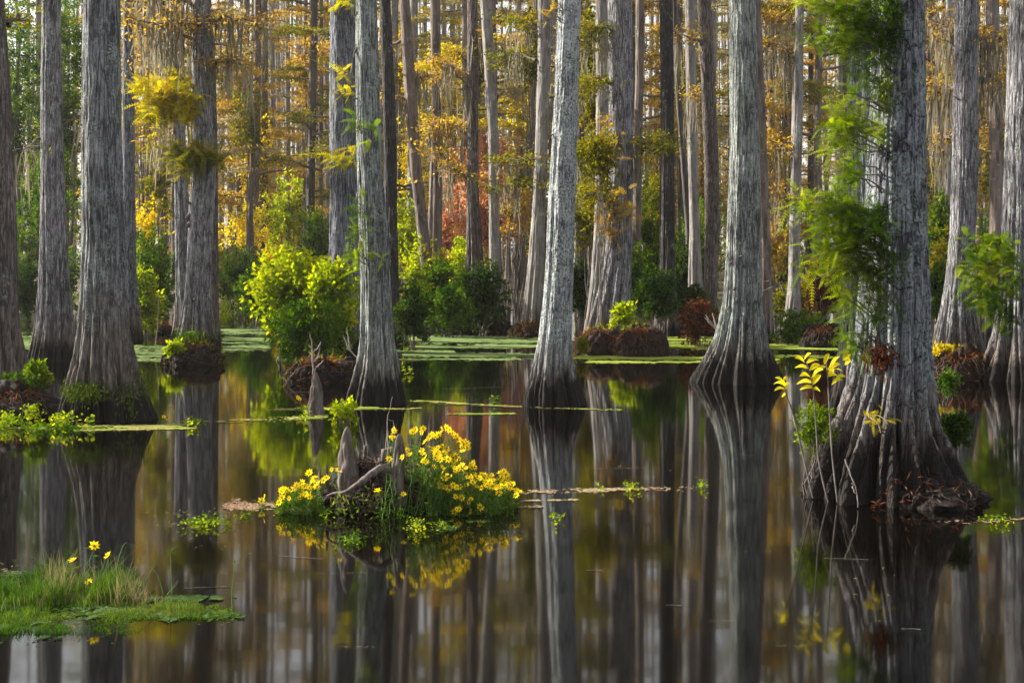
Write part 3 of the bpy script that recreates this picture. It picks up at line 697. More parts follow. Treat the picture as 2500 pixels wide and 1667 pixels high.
S('olive yellow tree behind the leaning pair, high up', 1030, 1180, 120, 420, 'yellow', 0.14, 90, 36, D=58, seed=18, cat='tree', name='small_tree', trunk=True, power=1.3)
S('pale yellow-green tree seen between the red foliage and the white lichened cypress', 1215, 1330, 150, 470, 'yellow', 0.14, 90, 38, D=56, seed=19, cat='tree', name='small_tree', trunk=True, power=1.3)
S('red and pink leaved tree behind the two trunks left of the white lichened cypress', 1082, 1285, 320, 650, 'red', 0.14, 260, 44, D=47, seed=20, cat='tree', name='maple_tree', trunk=True, power=1.5)
S('rusty orange low branch foliage in front of the red tree', 1195, 1320, 430, 600, 'orange', 0.08, 60, 50, D=32, seed=21, power=1.5)
S('green bush on the far bank behind the two trunks before the red foliage', 1120, 1240, 640, 815, 'dgreen', 0.085, 110, 60, D=30, seed=22)
S('olive and rust hanging foliage just right of the white lichened cypress', 1412, 1500, 150, 430, 'olive', 0.08, 90, 55, D=29, seed=23, power=1.3)
S('dense olive and orange foliage mass right of the white lichened cypress at mid height', 1400, 1530, 380, 580, 'olive', 0.08, 110, 60, D=28, seed=24, power=1.3)
S('dark green foliage hanging across the upper slanting-buttress trunk', 1425, 1510, 320, 480, 'olive', 0.075, 90, 40, D=25, seed=25, power=1.1)
S('tall green shrub between the slanting-buttress cypress and the black trunk', 1540, 1640, 480, 800, 'green', 0.09, 120, 60, D=32, seed=26)
S('dark green wide shrub behind the black trunk', 1590, 1740, 560, 800, 'dgreen', 0.09, 140, 60, D=34, seed=27)
S('green bush on the rusty mound right of the slanting-buttress cypress', 1550, 1665, 660, 800, 'dgreen', 0.075, 90, 60, D=26.5, seed=28)
S('glossy bright green broad-leaved plant on the rusty mound', 1495, 1555, 745, 815, 'bright', 0.10, 26, 22, D=24.2, seed=29)
S('rust-red dry branchy bush drooping to the water left of the dark-skirted cypress', 1655, 1760, 735, 850, 'rust', 0.075, 60, 60, D=26, seed=30, power=1.3)
S('yellow-orange foliage right of the dark-skirted cypress at mid height', 1865, 1930, 170, 520, 'orange', 0.11, 70, 36, D=44, seed=31, power=1.3)
S('brown and orange low foliage between dark-skirted cypress and gap trunk', 1862, 1925, 520, 690, 'orange', 0.09, 50, 40, D=38, seed=32, power=1.3)
S('dark green low bush on the far bank right of the dark-skirted cypress', 1890, 2020, 760, 845, 'green', 0.07, 70, 60, D=27, seed=33)
S('rusty brown hanging dead foliage behind the bright green needles', 1960, 2060, 620, 790, 'rust', 0.09, 90, 50, D=30, seed=34)
S('olive shrub behind the right side of the nearest giant', 2268, 2330, 560, 760, 'olive', 0.085, 60, 45, D=30, seed=35)
S('orange-brown foliage between nearest giant and clean-barked right cypress', 2262, 2335, 20, 420, 'orange', 0.10, 70, 34, D=40, seed=36, power=1.3)
S('dark green bush between the two right cypresses', 2385, 2450, 520, 720, 'green', 0.08, 60, 50, D=30, seed=37)
far_small = [('pale yellow', 560, 700, 300, 520, 62, 'yellow'), ('tan orange', 590, 720, 420, 640, 70, 'orange'), ('golden', 690, 800, 380, 620, 66, 'yellow'), ('dull orange', 700, 800, 60, 300, 60, 'orange'), ('yellow-green', 640, 740, 560, 690, 58, 'yellow'),
             ('clear yellow', 1000, 1090, 400, 640, 60, 'yleaf'), ('orange-pink', 1040, 1130, 480, 660, 56, 'red'), ('gold', 940, 1010, 60, 280, 58, 'yellow'), ('lime', 1230, 1330, 420, 620, 58, 'olive'), ('amber', 1560, 1680, 60, 330, 60, 'orange'),
             ('tawny', 1640, 1780, 330, 600, 64, 'orange'), ('yellow-tan', 1560, 1640, 330, 560, 60, 'yellow'), ('fox-orange', 1870, 1960, 0, 200, 58, 'orange'), ('copper', 1960, 2060, 100, 420, 60, 'orange'), ('sandy orange', 1880, 2050, 420, 700, 64, 'orange'),
             ('ochre', 2260, 2340, 400, 640, 52, 'olive'), ('faded orange', 2390, 2480, 200, 520, 56, 'orange'), ('greenish gold', 300, 420, 60, 330, 56, 'orange'), ('soft tan', 530, 640, 60, 330, 66, 'orange')]
for i, (tone, x0, x1, yt, yb, D_, lf) in enumerate(far_small):
    m_ = (x0 + x1) / 2; near = min(landmarks, key=lambda l: abs(l[0] - m_))
    S('%s leaved small tree far behind, %s of %s' % (tone, 'left' if m_ < near[0] else 'right', near[1]), x0, x1, yt, yb, lf, 0.16, 70, 38, D=D_, seed=600 + i, cat='tree', name='small_tree', trunk=True, power=1.2, rmin=.14, rmax=.3, group='small autumn trees far behind')
for i, (adj, x0, x1, yt, yb, lf, D_, where) in enumerate([
    ('loose olive green', 985, 1110, 600, 790, 'olive', 33, 'behind the rounded green shrub below the leaning pair'), ('airy yellow-green', 1085, 1190, 585, 760, 'bright', 35, 'in front of the red tree'), ('dark loose green', 1040, 1150, 700, 830, 'green', 29, 'at the waterline below the red-foliage pair'),
    ('ragged deep green', 1515, 1600, 600, 790, 'green', 28, 'just right of the buttressed cypress'), ('tall loose green', 1650, 1780, 470, 790, 'green', 37, 'behind the speckled trunk'), ('yellowish green', 1575, 1640, 420, 640, 'olive', 39, 'left behind the black trunk'),
    ('dark low green', 1640, 1740, 700, 810, 'dgreen', 30, 'at the waterline behind the rust-red bush'), ('loose green', 300, 400, 660, 830, 'bright', 29, 'at the waterline right of the big left cypress'), ('shadowy green', 330, 430, 600, 800, 'dgreen', 33, 'left of the slim pale twin trunk'),
    ('spreading olive', 500, 600, 600, 770, 'olive', 44, 'across the open channel, far back'), ('bright loose', 575, 690, 640, 800, 'green', 33, 'behind the left end of the large bright shrub'), ('shadowed green', 1380, 1450, 640, 800, 'dgreen', 33, 'behind the right side of the lichened cypress'),
    ('low brownish green', 1880, 2010, 690, 800, 'olive', 34, 'right of the dark-skirted cypress'), ('dusky green', 2268, 2330, 640, 850, 'green', 27, 'between the giant and the clean-barked cypress'), ('high dark green', 1400, 1490, 480, 620, 'olive', 31, 'hanging behind the slim lichened trunk'),
    ('grey-green', 30, 100, 640, 830, 'dgreen', 34, 'low on the left bank beside the purple-footed trunk')]):
    S('%s shrub %s' % (adj, where), x0, x1, yt, yb, lf, 0.085, 120, 50, D=D_, seed=640 + i, rmin=.07, rmax=.2, power=1.4, group='loose shrubs along the far waterline')
for i, (tone, x0, x1, yt, yb, lf, D_) in enumerate([('sunlit yellow-green', 640, 760, 430, 640, 'bright', 48), ('fresh green', 740, 810, 520, 680, 'green', 44), ('loose lime', 940, 1040, 480, 700, 'bright', 46), ('pale green', 1290, 1360, 480, 700, 'olive', 45),
             ('leafy green', 1540, 1620, 420, 640, 'bright', 46), ('dull olive', 1400, 1500, 20, 260, 'olive', 40), ('hazy olive', 1260, 1340, 30, 240, 'olive', 46), ('thin yellow-green', 1130, 1200, 60, 280, 'olive', 52), ('mossy olive', 560, 660, 200, 420, 'olive', 50),
             ('deep olive', 2400, 2470, 330, 560, 'olive', 42), ('rich green', 2262, 2330, 480, 700, 'green', 38), ('tangled olive', 1885, 1960, 560, 720, 'olive', 42), ('dim green', 30, 190, 350, 700, 'green', 41), ('weathered olive', 1640, 1720, 120, 400, 'olive', 50), ('muted amber', 430, 560, 330, 620, 'orange', 60)]):
    m_ = (x0 + x1) / 2; near = min(landmarks, key=lambda l: abs(l[0] - m_))
    S('%s leaved tree in the distance, %s of %s' % (tone, 'left' if m_ < near[0] else 'right', near[1]), x0, x1, yt, yb, lf, 0.13, 110, 38, D=D_, seed=700 + i, cat='tree', name='small_tree', trunk=True, power=1.2, rmin=.1, rmax=.26, group='green and olive trees in the distance')
# the hero shrub in the middle
S('large bright yellow-green broadleaf shrub overhanging dark water, left of the seamed cypress', 608, 812, 612, 830, 'bright', 0.095, 250, 17, D=22.6, seed=40, lw=0.70, power=1.4, stems=26, rmin=0.05, rmax=0.15)
S('bright green leafy shrub hugging the left side of the seamed cypress', 740, 878, 640, 860, 'bright', 0.09, 150, 18, D=21.8, seed=41, lw=0.70, power=1.8, stems=12)
S('deeper green shrub dipping to the water under the bright yellow-green shrub', 640, 860, 735, 905, 'green', 0.07, 190, 48, D=21.2, seed=42, stems=14, lw=0.5)

# ------------------------------------------------------------------ root mounds
def mound(label, x0, x1, ytop, ybase, mat='peat', seed=1, nroot=40, dr=0.7, D=None, red=True, group='dark root mounds in the water', nr=0.008):
    rs = np.random.RandomState(seed); D0 = wD(ybase)
    rx = (x1 - x0) / 2 / F * D0; D = D or D0 + rx * dr * 0.9
    rx = (x1 - x0) / 2 / F * D; X0 = WX((x0 + x1) / 2, D); h = WZ(ytop, D) * 0.80
    t = thing('root_mound', label, 'mound', (X0, D, 0), group)
    nth, nz = 140, 44
    th = np.linspace(0, 2 * PI, nth, endpoint=False); u = np.linspace(0, 1, nz)
    T, U = np.meshgrid(th, u)
    a = U * PI / 2 * 1.25 - PI / 2 * 0.25
    rr = np.clip(np.cos(a), 0, 1) ** 0.72; z = np.sin(a); z = np.where(z > 0, h * z ** 0.8, z * 0.3)
    nzz = 1 + 0.26 * vn(np.cos(T) * 2.4, np.sin(T) * 2.4, U * 3, seed) + 0.13 * vn(np.cos(T) * 8, np.sin(T) * 8, U * 9, seed + 1) + 0.06 * vn(np.cos(T) * 17, np.sin(T) * 17, U * 20, seed + 6)
    V = np.stack([rx * rr * np.cos(T) * nzz, rx * dr * rr * np.sin(T) * nzz, z * (1 + 0.45 * vn(np.cos(T) * rr * 3, np.sin(T) * rr * 3, 0 * U, seed + 2) + 0.2 * vn(np.cos(T) * rr * 9, np.sin(T) * rr * 9, 0 * U, seed + 7))], -1).reshape(-1, 3)
    i = np.arange(nz - 1)[:, None] * nth; j = np.arange(nth)[None, :]
    Q = np.stack([i + j, i + (j + 1) % nth, i + nth + (j + 1) % nth, i + nth + j], -1).reshape(-1, 4)
    mesh_np('peat', V, Q, M[mat], t)
    tb = Tubes(4)
    for k in range(nroot):
        a0 = rs.uniform(PI, 2 * PI) if rs.rand() < 0.75 else rs.uniform(0, PI)
        e = rs.uniform(0.1, 0.9); zt = h * rs.uniform(0.45, 1.0)
        p = []
        q = rs.uniform(0.3, 1.0); m_ = 6; da = rs.normal(0, 0.25)
        z0 = zt; drop = rs.uniform(0.2, 0.9) * h
        for s in np.linspace(0, 1, m_):
            zz_ = max(z0 - drop * s, -0.02)
            kk = (1 - np.clip(zz_ / h, 0, 0.97) ** 2) ** 0.35
            ang = a0 + da * s
            p.append([rx * kk * math.cos(ang) * 1.05, rx * dr * kk * math.sin(ang) * 1.05, zz_ + 0.01])
        p = np.array(p) + rs.normal(0, 0.012, (m_, 3)); tb.add(p, np.linspace(nr * rs.uniform(0.6, 1.6), nr * 0.4, m_))
    tb.build('roots', M['root'], t)
    if red:
        n = int(1800 * rx)
        a0 = rs.uniform(0, 2 * PI, n); q = rs.uniform(0.2, 1.02, n)
        zz_ = h * (1 - np.clip(q, 0, 1) ** 4) ** 0.6 + 0.01
        c = np.stack([rx * q * np.cos(a0), rx * dr * q * np.sin(a0), zz_], 1)
        quads_obj('rootlets', diamonds(c, rdir(n, 0.6, rs), rdir(n, 1, rs), rs.uniform(0.05, 0.12, n), rs.uniform(0.006, 0.018, n)), M['rust'], t)
    return t, D, X0, h, rx
mound('plant-covered dark mound around the trunk at the left edge', -140, 128, 935, 1022, seed=1, nroot=50)
mound('small dark round root island under the grey twin cypress', 398, 545, 838, 893, seed=2, nroot=60)
mound('black overhanging mound under the bright green shrub', 695, 880, 872, 935, seed=3, nroot=30, dr=0.4)
mound('low rusty mound behind the white lichened cypress, left of it', 1245, 1335, 786, 824, 'peatred', seed=4, nroot=30)
mound('wide rusty mound carrying the slanting-buttress cypress', 1398, 1530, 800, 868, 'peatred', seed=5, nroot=60)
mound('rusty mound with drooping roots, right half below the green bush', 1500, 1628, 792, 872, 'peatred', seed=6, nroot=60)
mound('rusty root mound under the clean-barked right cypress', 2268, 2430, 850, 930, 'peatred', seed=7, nroot=60)
mound('brown mound on the far bank below the trunks before the red foliage', 1090, 1250, 775, 820, 'peat', seed=8, nroot=20, D=31)
mound('dark bank mound far right of the gap trunk', 1960, 2070, 790, 850, 'peat', seed=9, nroot=20)
mound('reddish root mat built up round the right half of the nearest giant', 2128, 2392, 1158, 1243, 'peat', seed=10, nroot=34, D=TREES['giant']['D'] - 0.20, dr=1.28, nr=0.004, red=False)
mound('low dark mound with green shrubs right of the big left cypress', 320, 420, 780, 820, 'peat', seed=11, nroot=10, D=31)
mound('dark bank mound under the wide dark green shrub', 1600, 1740, 775, 815, 'peat', seed=12, nroot=10, D=33)

# ------------------------------------------------------------------ needle sprays on the trunks
def fronds(rs, base, d, L, K=10, ll=0.022, lw=0.005, droop=0.35):
    """feathery cypress twigs: base (n,3), direction d (n,3), length L (n,) -> leaf quads"""
    n = len(base); d = unit(d)
    side0 = unit(np.cross(d, rdir(n, 0.4, rs) + np.array([0, 0, 1.5])))
    out = []
    for k in range(K):
        t = (k + 0.6) / K
        c = base + d * (L * t)[:, None] + np.array([0, 0, -1.0]) * (droop * L * t * t)[:, None]
        dd = unit(d + np.array([0, 0, -1.0]) * 2 * droop * t)
        nn = unit(np.cross(dd, side0))
        f = math.sin(PI * min(t * 0.9 + 0.12, 1)) ** 0.6
        for s in (-1, 1):
            ld = unit(side0 * s + dd * 0.65)
            out.append(diamonds(c, ld, nn, np.full(n, ll * f) * rs.uniform(0.8, 1.2, n), np.full(n, lw)))
    out.append(diamonds(base, d + np.array([0, 0, -droop * 0.6]), np.cross(d, side0), L * 0.98, np.full(n, lw * 0.9)))
    Q = np.concatenate(out)
    rnd = np.tile(rs.rand(n), len(out))
    return Q, rnd
def sprays(key, blobs, mat, D=None, seed=1, L=0.13, K=10, ll=0.022, lw=0.005, droop=0.22, twigs=True, name='needle_spray', bias=(-0.6, -0.3, 0.1)):
    T_ = TREES[key]; rs = np.random.RandomState(seed); Q = []; R = []; tb = Tubes(5)
    zall, XC, RR = T_['info']
    for (cx, cy, rx, ry, n, *dd) in blobs:
        Dp = dd[0] if dd else (D or T_['D'] - 0.3)
        n = max(6, int(n * 0.75)); rx *= 1.1; ry *= 1.12
        c0 = PT(cx, cy, Dp); rr = np.array([rx / F * Dp, max(rx, ry) / F * Dp * 0.7, ry / F * Dp])
        # branchlets inside the blob
        nb = max(2, int(n / 22))
        zb = c0[2] - 0.05 - 0.3 * rr[2]
        rt = float(np.interp(zb, zall, RR)); xt = float(np.interp(zb, zall, XC)) + T_['X0']
        foot = np.array([xt + (c0[0] - xt) * 0.0 + math.copysign(rt * 0.6, c0[0] - xt), T_['D'] - rt * 0.6, zb])
        for k in range(nb):
            tip = c0 + rs.uniform(-0.9, 0.9, 3) * rr
            p = curve(foot + rs.normal(0, 0.02, 3), tip, 0.05, 0.012, 7, rs)
            if twigs: tb.add(p - np.array([T_['X0'], T_['D'], 0]), np.linspace(0.007, 0.0018, 7))
            m_ = max(2, int(n / nb))
            u = rs.uniform(0.45, 1.0, m_)
            b = np.stack([np.interp(u, np.linspace(0, 1, 7), p[:, i]) for i in range(3)], 1) + rs.normal(0, 0.26, (m_, 3)) * rr
            dirv = rs.normal(0, 0.75, (m_, 3)) + np.array(bias)
            q, r = fronds(rs, b, dirv, L * rs.uniform(0.6, 1.3, m_), K, ll, lw, droop)
            Q.append(q); R.append(r)
    Q = np.concatenate(Q) - np.array([T_['X0'], T_['D'], 0])
    quads_obj(name, Q, M[mat], T_['root'], np.concatenate(R))
    if twigs: tb.build('twig', M['wood'], T_['root'])
G = TREES['giant']['D']
sprays('giant', [(2010, 35, 60, 45, 230, G - .35), (2070, 55, 55, 55, 230, G - .3), (1985, 90, 35, 35, 70, G - .4),
                 (2060, 240, 45, 35, 90, G - .35), (2040, 290, 55, 50, 190, G - .4), (2080, 330, 45, 40, 110, G - .3), (2010, 350, 40, 35, 90, G - .4),
                 (2030, 400, 40, 30, 70, G - .4), (2075, 440, 45, 35, 80, G - .4),
                 (1965, 500, 40, 45, 170, G - .5), (2010, 520, 55, 55, 270, G - .5), (2070, 500, 45, 40, 130, G - .5), (1985, 590, 50, 55, 260, G - .5), (2050, 580, 55, 50, 230, G - .5),
                 (2000, 650, 50, 30, 120, G - .5), (2175, 335, 25, 25, 24, G - .75), (1905, 525, 30, 16, 24, G - .5), (2040, 745, 22, 45, 80, G - .4), (2060, 810, 18, 40, 40, G - .45), (2078, 860, 22, 45, 60, G - .5)], 'spray', seed=71, L=0.135, K=9, ll=0.026, lw=0.006)
sprays('giant', [(2120, 40, 50, 60, 180, G - .45), (2110, 120, 45, 40, 90, G - .45), (2040, 110, 50, 30, 120, G - .25), (2150, 100, 18, 50, 50, G - .5), (2090, 180, 30, 50, 70, G - .4),
                 (2125, 560, 55, 45, 190, G - .6), (2150, 640, 50, 60, 210, G - .6), (2170, 540, 35, 50, 70, G - .65), (2090, 640, 45, 40, 120, G - .5), (2160, 740, 30, 50, 60, G - .6), (2130, 800, 30, 60, 60, G - .6)], 'spraydark', seed=72, L=0.14, K=9, ll=0.028, lw=0.006)
sprays('giant', [(2160, 1030, 26, 30, 30, G - .9)], 'yellow', seed=73, L=0.09, K=8)
E = TREES['edge_right']['D']
sprays('edge_right', [(2400, 620, 50, 40, 130, E - .6), (2380, 700, 42, 45, 130, E - .7), (2420, 600, 40, 45, 110, E - .5), (2405, 660, 55, 60, 160, E - .6), (2420, 760, 45, 35, 90, E - .6)], 'spray', seed=74, L=0.20, K=10, ll=0.055, lw=0.014)
sprays('edge_right', [(2450, 690, 45, 55, 90, E - .8), (2440, 750, 40, 45, 80, E - .7), (2470, 640, 30, 40, 40, E - .8)], 'green', seed=75, L=0.19, K=9, ll=0.05, lw=0.014)
Sx = TREES['shrub_side']['D']
sprays('shrub_side', [(888, 300, 26, 30, 26, Sx - .5), (905, 330, 22, 22, 18, Sx - .5), (880, 500, 20, 30, 20, Sx - .5), (868, 570, 22, 30, 28, Sx - .5), (915, 640, 30, 15, 12, Sx - .5), (860, 620, 20, 35, 30, Sx - .5)], 'spray', seed=76, L=0.20, K=9, ll=0.045, lw=0.011)
Bp = TREES['blue_pole']['D']
sprays('blue_pole', [(832, 185, 18, 22, 26, Bp - .6), (835, 222, 20, 14, 16, Bp - .6), (838, 370, 28, 28, 50, Bp - .6), (850, 400, 25, 16, 26, Bp - .6), (825, 12, 20, 20, 20, Bp - .6), (860, 10, 18, 14, 12, Bp - .6)], 'gold', seed=77, L=0.26, K=8, ll=0.06, lw=0.017)
Tm = TREES['twin_main']['D']
sprays('twin_main', [(350, 215, 30, 22, 110, Tm - .4), (390, 240, 50, 35, 320, Tm - .5), (430, 235, 40, 35, 200, Tm - .5), (365, 265, 35, 25, 120, Tm - .4), (410, 275, 45, 18, 110, Tm - .4), (335, 200, 26, 18, 60, Tm - .3), (455, 262, 30, 26, 90, Tm - .4), (375, 300, 40, 22, 70, Tm - .2), (400, 200, 50, 16, 80, Tm - .3)], 'gold', seed=78, L=0.22, K=7, ll=0.06, lw=0.018)
sprays('twin_main', [(400, 370, 40, 28, 120, Tm - .4), (480, 385, 55, 25, 200, Tm - .7), (520, 375, 35, 22, 110, Tm - .6), (450, 400, 45, 20, 120, Tm - .6)], 'olive', seed=79, L=0.22, K=7, ll=0.06, lw=0.018)
Hm = TREES['hero_mid']['D']
sprays('hero_mid', [(1346, 14, 12, 14, 8, Hm - .2), (1340, 40, 14, 16, 12, Hm - .2)], 'orange', seed=80, L=0.14, K=8, ll=0.03, lw=0.008)
Sk = TREES['speckled']['D']
sprays('fin_main', [(1515, 500, 45, 30, 80), (1500, 330, 30, 60, 90), (1490, 560, 30, 35, 50)], 'orange', seed=81, L=0.26, K=7, ll=0.07, lw=0.02)

# limbs with drooping moss and orange foliage at measured places
def pixel_limb(key, paths, leaf, moss, nleaf=22, leafL=0.10, seed=1, spread=0.22, r0=0.035):
    """paths: list of [(px,py,depth offset), ...] from the trunk outwards"""
    T_ = TREES[key]; rs = np.random.RandomState(seed); tb = Tubes(6); LQ = []; MQ = []
    for path in paths:
        P_ = np.array([PT(a, b, T_['D'] + c) for a, b, c in path])
        u = np.linspace(0, 1, 12); uu = np.linspace(0, 1, len(P_))
        p = np.stack([np.interp(u, uu, P_[:, i]) for i in range(3)], 1) + rs.normal(0, 0.02, (12, 3))
        tb.add(p, np.linspace(r0, 0.006, 12))
        Lb = np.linalg.norm(P_[-1] - P_[0])
        for t in range(int(6 + Lb * 6)):
            i0 = rs.randint(2, 12); q0 = p[i0]
            q1 = q0 + rs.normal(0, 1, 3) * np.array([0.3, 0.3, 0.13])
            tb.add(np.stack([q0, (q0 + q1) / 2 + rs.normal(0, 0.02, 3), q1]), [0.008, 0.005, 0.002])
            n = int(nleaf * rs.uniform(0.3, 1.5)); v = rs.rand(n)
            c = q0 + (q1 - q0) * v[:, None] + rs.normal(0, 1, (n, 3)) * np.array([spread, spread, spread * 0.4]) * 0.6
            if n: LQ.append(diamonds(c, rdir(n, 0.6, rs), unit(np.array([0, 0, 1.0]) + rs.normal(0, 0.7, (n, 3))), leafL * rs.uniform(0.6, 1.3, n), leafL * 0.34 * rs.uniform(0.7, 1.3, n)))
        for k in range(int(moss * Lb * 0.5)):
            MQ.append(moss_clump(p[rs.randint(1, 12)] + rs.normal(0, 0.05, 3), rs.uniform(0.4, 1.4), rs))
    off = np.array([T_['X0'], T_['D'], 0])
    for V in tb.V: V -= off
    tb.build('limb', M['wood'], T_['root'])
    if LQ: quads_obj('foliage', np.concatenate(LQ) - off, M[leaf], T_['root'])
    if MQ: quads_obj('spanish_moss', np.concatenate(MQ) - off, M['moss'], T_['root'])
pixel_limb('twin_main', [[(485, 90, 0), (440, 50, -.5), (380, 60, -.8), (300, 40, -1)], [(480, 60, 0), (430, 30, .4), (340, 10, .8)], [(490, 110, 0), (410, 70, -.3), (330, 95, -.5)],
                         [(500, 60, 0), (560, 40, -.3), (640, 60, -.6)], [(505, 150, 0), (560, 150, -.3), (600, 165, -.4)], [(475, 20, 0), (400, -30, -.5), (300, -20, -1)], [(470, 270, 0), (440, 240, -.3), (390, 235, -.5)]], 'orange', 13, seed=5, nleaf=30)
pixel_limb('twin_thin', [[(430, 130, 0), (380, 120, -.3), (330, 150, -.5)], [(430, 100, 0), (400, 60, .3), (360, 90, .6)], [(428, 180, 0), (380, 160, 0), (345, 190, .3)], [(432, 300, 0), (400, 330, .2), (380, 350, .3)]], 'orange', 16, seed=6, nleaf=14)
pixel_limb('lean_left', [[(990, 240, 0), (930, 235, .2), (850, 232, .5)], [(1000, 200, 0), (1060, 180, .5), (1120, 190, 1)], [(985, 100, 0), (900, 130, 1), (800, 120, 1.5)]], 'orange', 10, seed=7, nleaf=30, leafL=0.12)
pixel_limb('red_left', [[(1145, 230, 0), (1110, 170, 0), (1080, 150, .3)], [(1150, 80, 0), (1200, 110, 0), (1260, 100, .3)], [(1145, 330, 0), (1100, 300, .3), (1040, 310, .6)], [(1150, 440, 0), (1090, 400, .3), (1060, 330, .5)]], 'orange', 12, seed=8, nleaf=36, leafL=0.13)
pixel_limb('mid_back', [[(1320, 80, 0), (1280, 50, .3), (1250, 45, .5)], [(1310, 150, 0), (1250, 130, .5), (1200, 160, 1)], [(1320, 390, 0), (1270, 390, .3), (1215, 392, .5)], [(1315, 470, 0), (1260, 430, .3), (1210, 470, .5)]], 'olive', 8, seed=9, nleaf=50, leafL=0.10)
pixel_limb('fin_main', [[(1490, 60, 0), (1440, 80, -.3), (1420, 130, -.5)], [(1490, 200, 0), (1450, 190, -.3), (1420, 230, -.5)], [(1490, 360, 0), (1440, 350, -.5), (1410, 390, -.8)], [(1490, 480, 0), (1450, 470, -.5), (1410, 500, -.8)], [(1540, 340, 0), (1590, 352, -.3), (1635, 356, -.5)]], 'olive', 7, seed=10, nleaf=80, leafL=0.085)
pixel_limb('speckled', [[(1715, 100, 0), (1680, 95, 0), (1650, 75, .2)], [(1720, 200, 0), (1700, 230, .3), (1670, 240, .5)]], 'orange', 6, seed=11, nleaf=24)
pixel_limb('gap_pole', [[(1940, 140, 0), (1900, 110, .3), (1860, 100, .5)], [(1940, 60, 0), (1900, 40, .3), (1850, 30, .5)], [(1938, 380, 0), (1900, 350, .3), (1870, 340, .5)], [(1935, 500, 0), (1900, 480, .2), (1870, 440, .4)]], 'orange', 10, seed=12, nleaf=44, leafL=0.11)
pixel_limb('right_second', [[(2335, 330, 0), (2300, 340, .5), (2270, 330, .8)], [(2335, 120, 0), (2300, 60, .5), (2280, 40, .8)], [(2335, 215, 0), (2300, 210, .5), (2270, 250, .8)], [(2385, 100, 0), (2420, 80, .5), (2450, 100, .8)], [(2385, 200, 0), (2420, 170, .5), (2440, 210, .8)]], 'orange', 14, seed=13, nleaf=26, leafL=0.09)
pixel_limb('left_back', [[(100, 335, 0), (60, 365, -.2), (20, 372, -.3)], [(152, 310, 0), (185, 290, 0), (200, 270, .2)]], 'olive', 7, seed=14, nleaf=4, leafL=0.08, r0=0.02)
pixel_limb('edge_left', [[(20, 60, 0), (40, 40, .3), (70, 60, .6)]], 'olive', 3, seed=15, nleaf=20, leafL=0.08)

# short broken branch stubs and loose bark strips on the near trunks
def stubs(key, items_, seed, name='branch_stub'):
    T_ = TREES[key]; rs = np.random.RandomState(seed); zall, XC, RR = T_['info']
    for (px, py, dx, dy, r_) in items_:
        z = WZ(py, T_['D']); x = WX(px, T_['D']) - T_['X0']; rr = float(np.interp(z, zall, RR)); xc = float(np.interp(z, zall, XC))
        y = -math.sqrt(max(rr * rr - (x - xc) ** 2, 0.0)) * 0.9
        a = np.array([x * 0.9 + xc * 0.1, y, z]); L_ = T_['D'] / F
        b_ = a + np.array([dx * L_, -0.04, -dy * L_])
        tb = Tubes(7); tb.add(curve(a, b_, 0, 0.006, 6, rs), np.linspace(r_, r_ * 0.35, 6), bump=0.15); tb.build(name, M['weathered'], T_['root'])
stubs('shrub_side', [(869, 60, -8, -40, .014), (870, 110, -6, 34, .02), (872, 240, -10, 6, .012), (926, 215, 14, 16, .012), (873, 470, -6, 22, .02), (880, 590, -8, 30, .022), (934, 470, 10, -8, .01)], 1)
stubs('hero_mid', [(1408, 90, 18, 30, .010), (1407, 255, 12, 40, .008), (1350, 330, -10, 4, .014)], 2)
stubs('skirt', [(1780, 640, -10, 6, .014), (1795, 600, 14, -10, .012), (1798, 628, 12, -8, .012), (1788, 700, -12, 10, .016), (1772, 745, -8, 14, .014)], 3)
stubs('giant', [(2122, 200, -18, -10, .008), (2118, 590, 26, 6, .006), (2075, 845, -18, -6, .008), (2180, 355, 10, -6, .006)], 4)
stubs('twin_main', [(462, 525, -10, 12, .05), (462, 548, -8, 8, .045), (480, 725, 3, 6, .05), (465, 500, -10, -12, .03)], 5, 'knot')
stubs('left_big', [(205, 150, -6, 14, .012), (203, 300, -6, 10, .02), (300, 470, 7, 8, .014), (262, 610, 6, 4, .02)], 6)
stubs('right_second', [(2333, 245, -14, -8, .012), (2386, 300, 12, -10, .012)], 7)

# moss cushions on the big left cypress and on the giant
def cushion(key, cx, cy, rx, ry, n, mat, seed, off=0.06, L=0.05):
    T_ = TREES[key]; rs = np.random.RandomState(seed); zall, XC, RR = T_['info']
    px = cx + rs.normal(0, rx * 0.5, n); py = cy + rs.normal(0, ry * 0.5, n)
    z = WZ(py, T_['D']); x = WX(px, T_['D']) - T_['X0']
    r = np.interp(z, zall, RR); xc = np.interp(z, zall, XC)
    y = -np.sqrt(np.clip(r ** 2 - (x - xc) ** 2, 0.001, None)) * 0.93 + rs.uniform(-off * 0.7, 0.05, n)
    d = rs.normal(0, 0.6, (n, 3)) + np.array([0, -0.5, -0.9])
    quads_obj('moss_cushion', diamonds(np.stack([x, y, z], 1), d, rdir(n, 1, rs), L * rs.uniform(0.5, 1.4, n), L * 0.25 * rs.uniform(0.7, 1.3, n)), M[mat], T_['root'])
cushion('left_big', 228, 945, 60, 26, 700, 'mossgreen', 1, off=0.10)
cushion('left_big', 345, 950, 30, 60, 300, 'mossgreen', 2)
cushion('giant', 2150, 60, 34, 120, 1500, 'spraydark', 3, off=0.10, L=0.05)
cushion('giant', 2145, 230, 22, 60, 500, 'mossgreen', 4, off=0.08, L=0.045)
cushion('giant', 2125, 860, 34, 30, 500, 'rust', 5, off=0.12, L=0.05)
cushion('giant', 2120, 700, 20, 90, 300, 'mossgreen', 6, off=0.06, L=0.04)
cushion('twin_main', 480, 815, 50, 14, 300, 'green', 7, off=0.2, L=0.09)

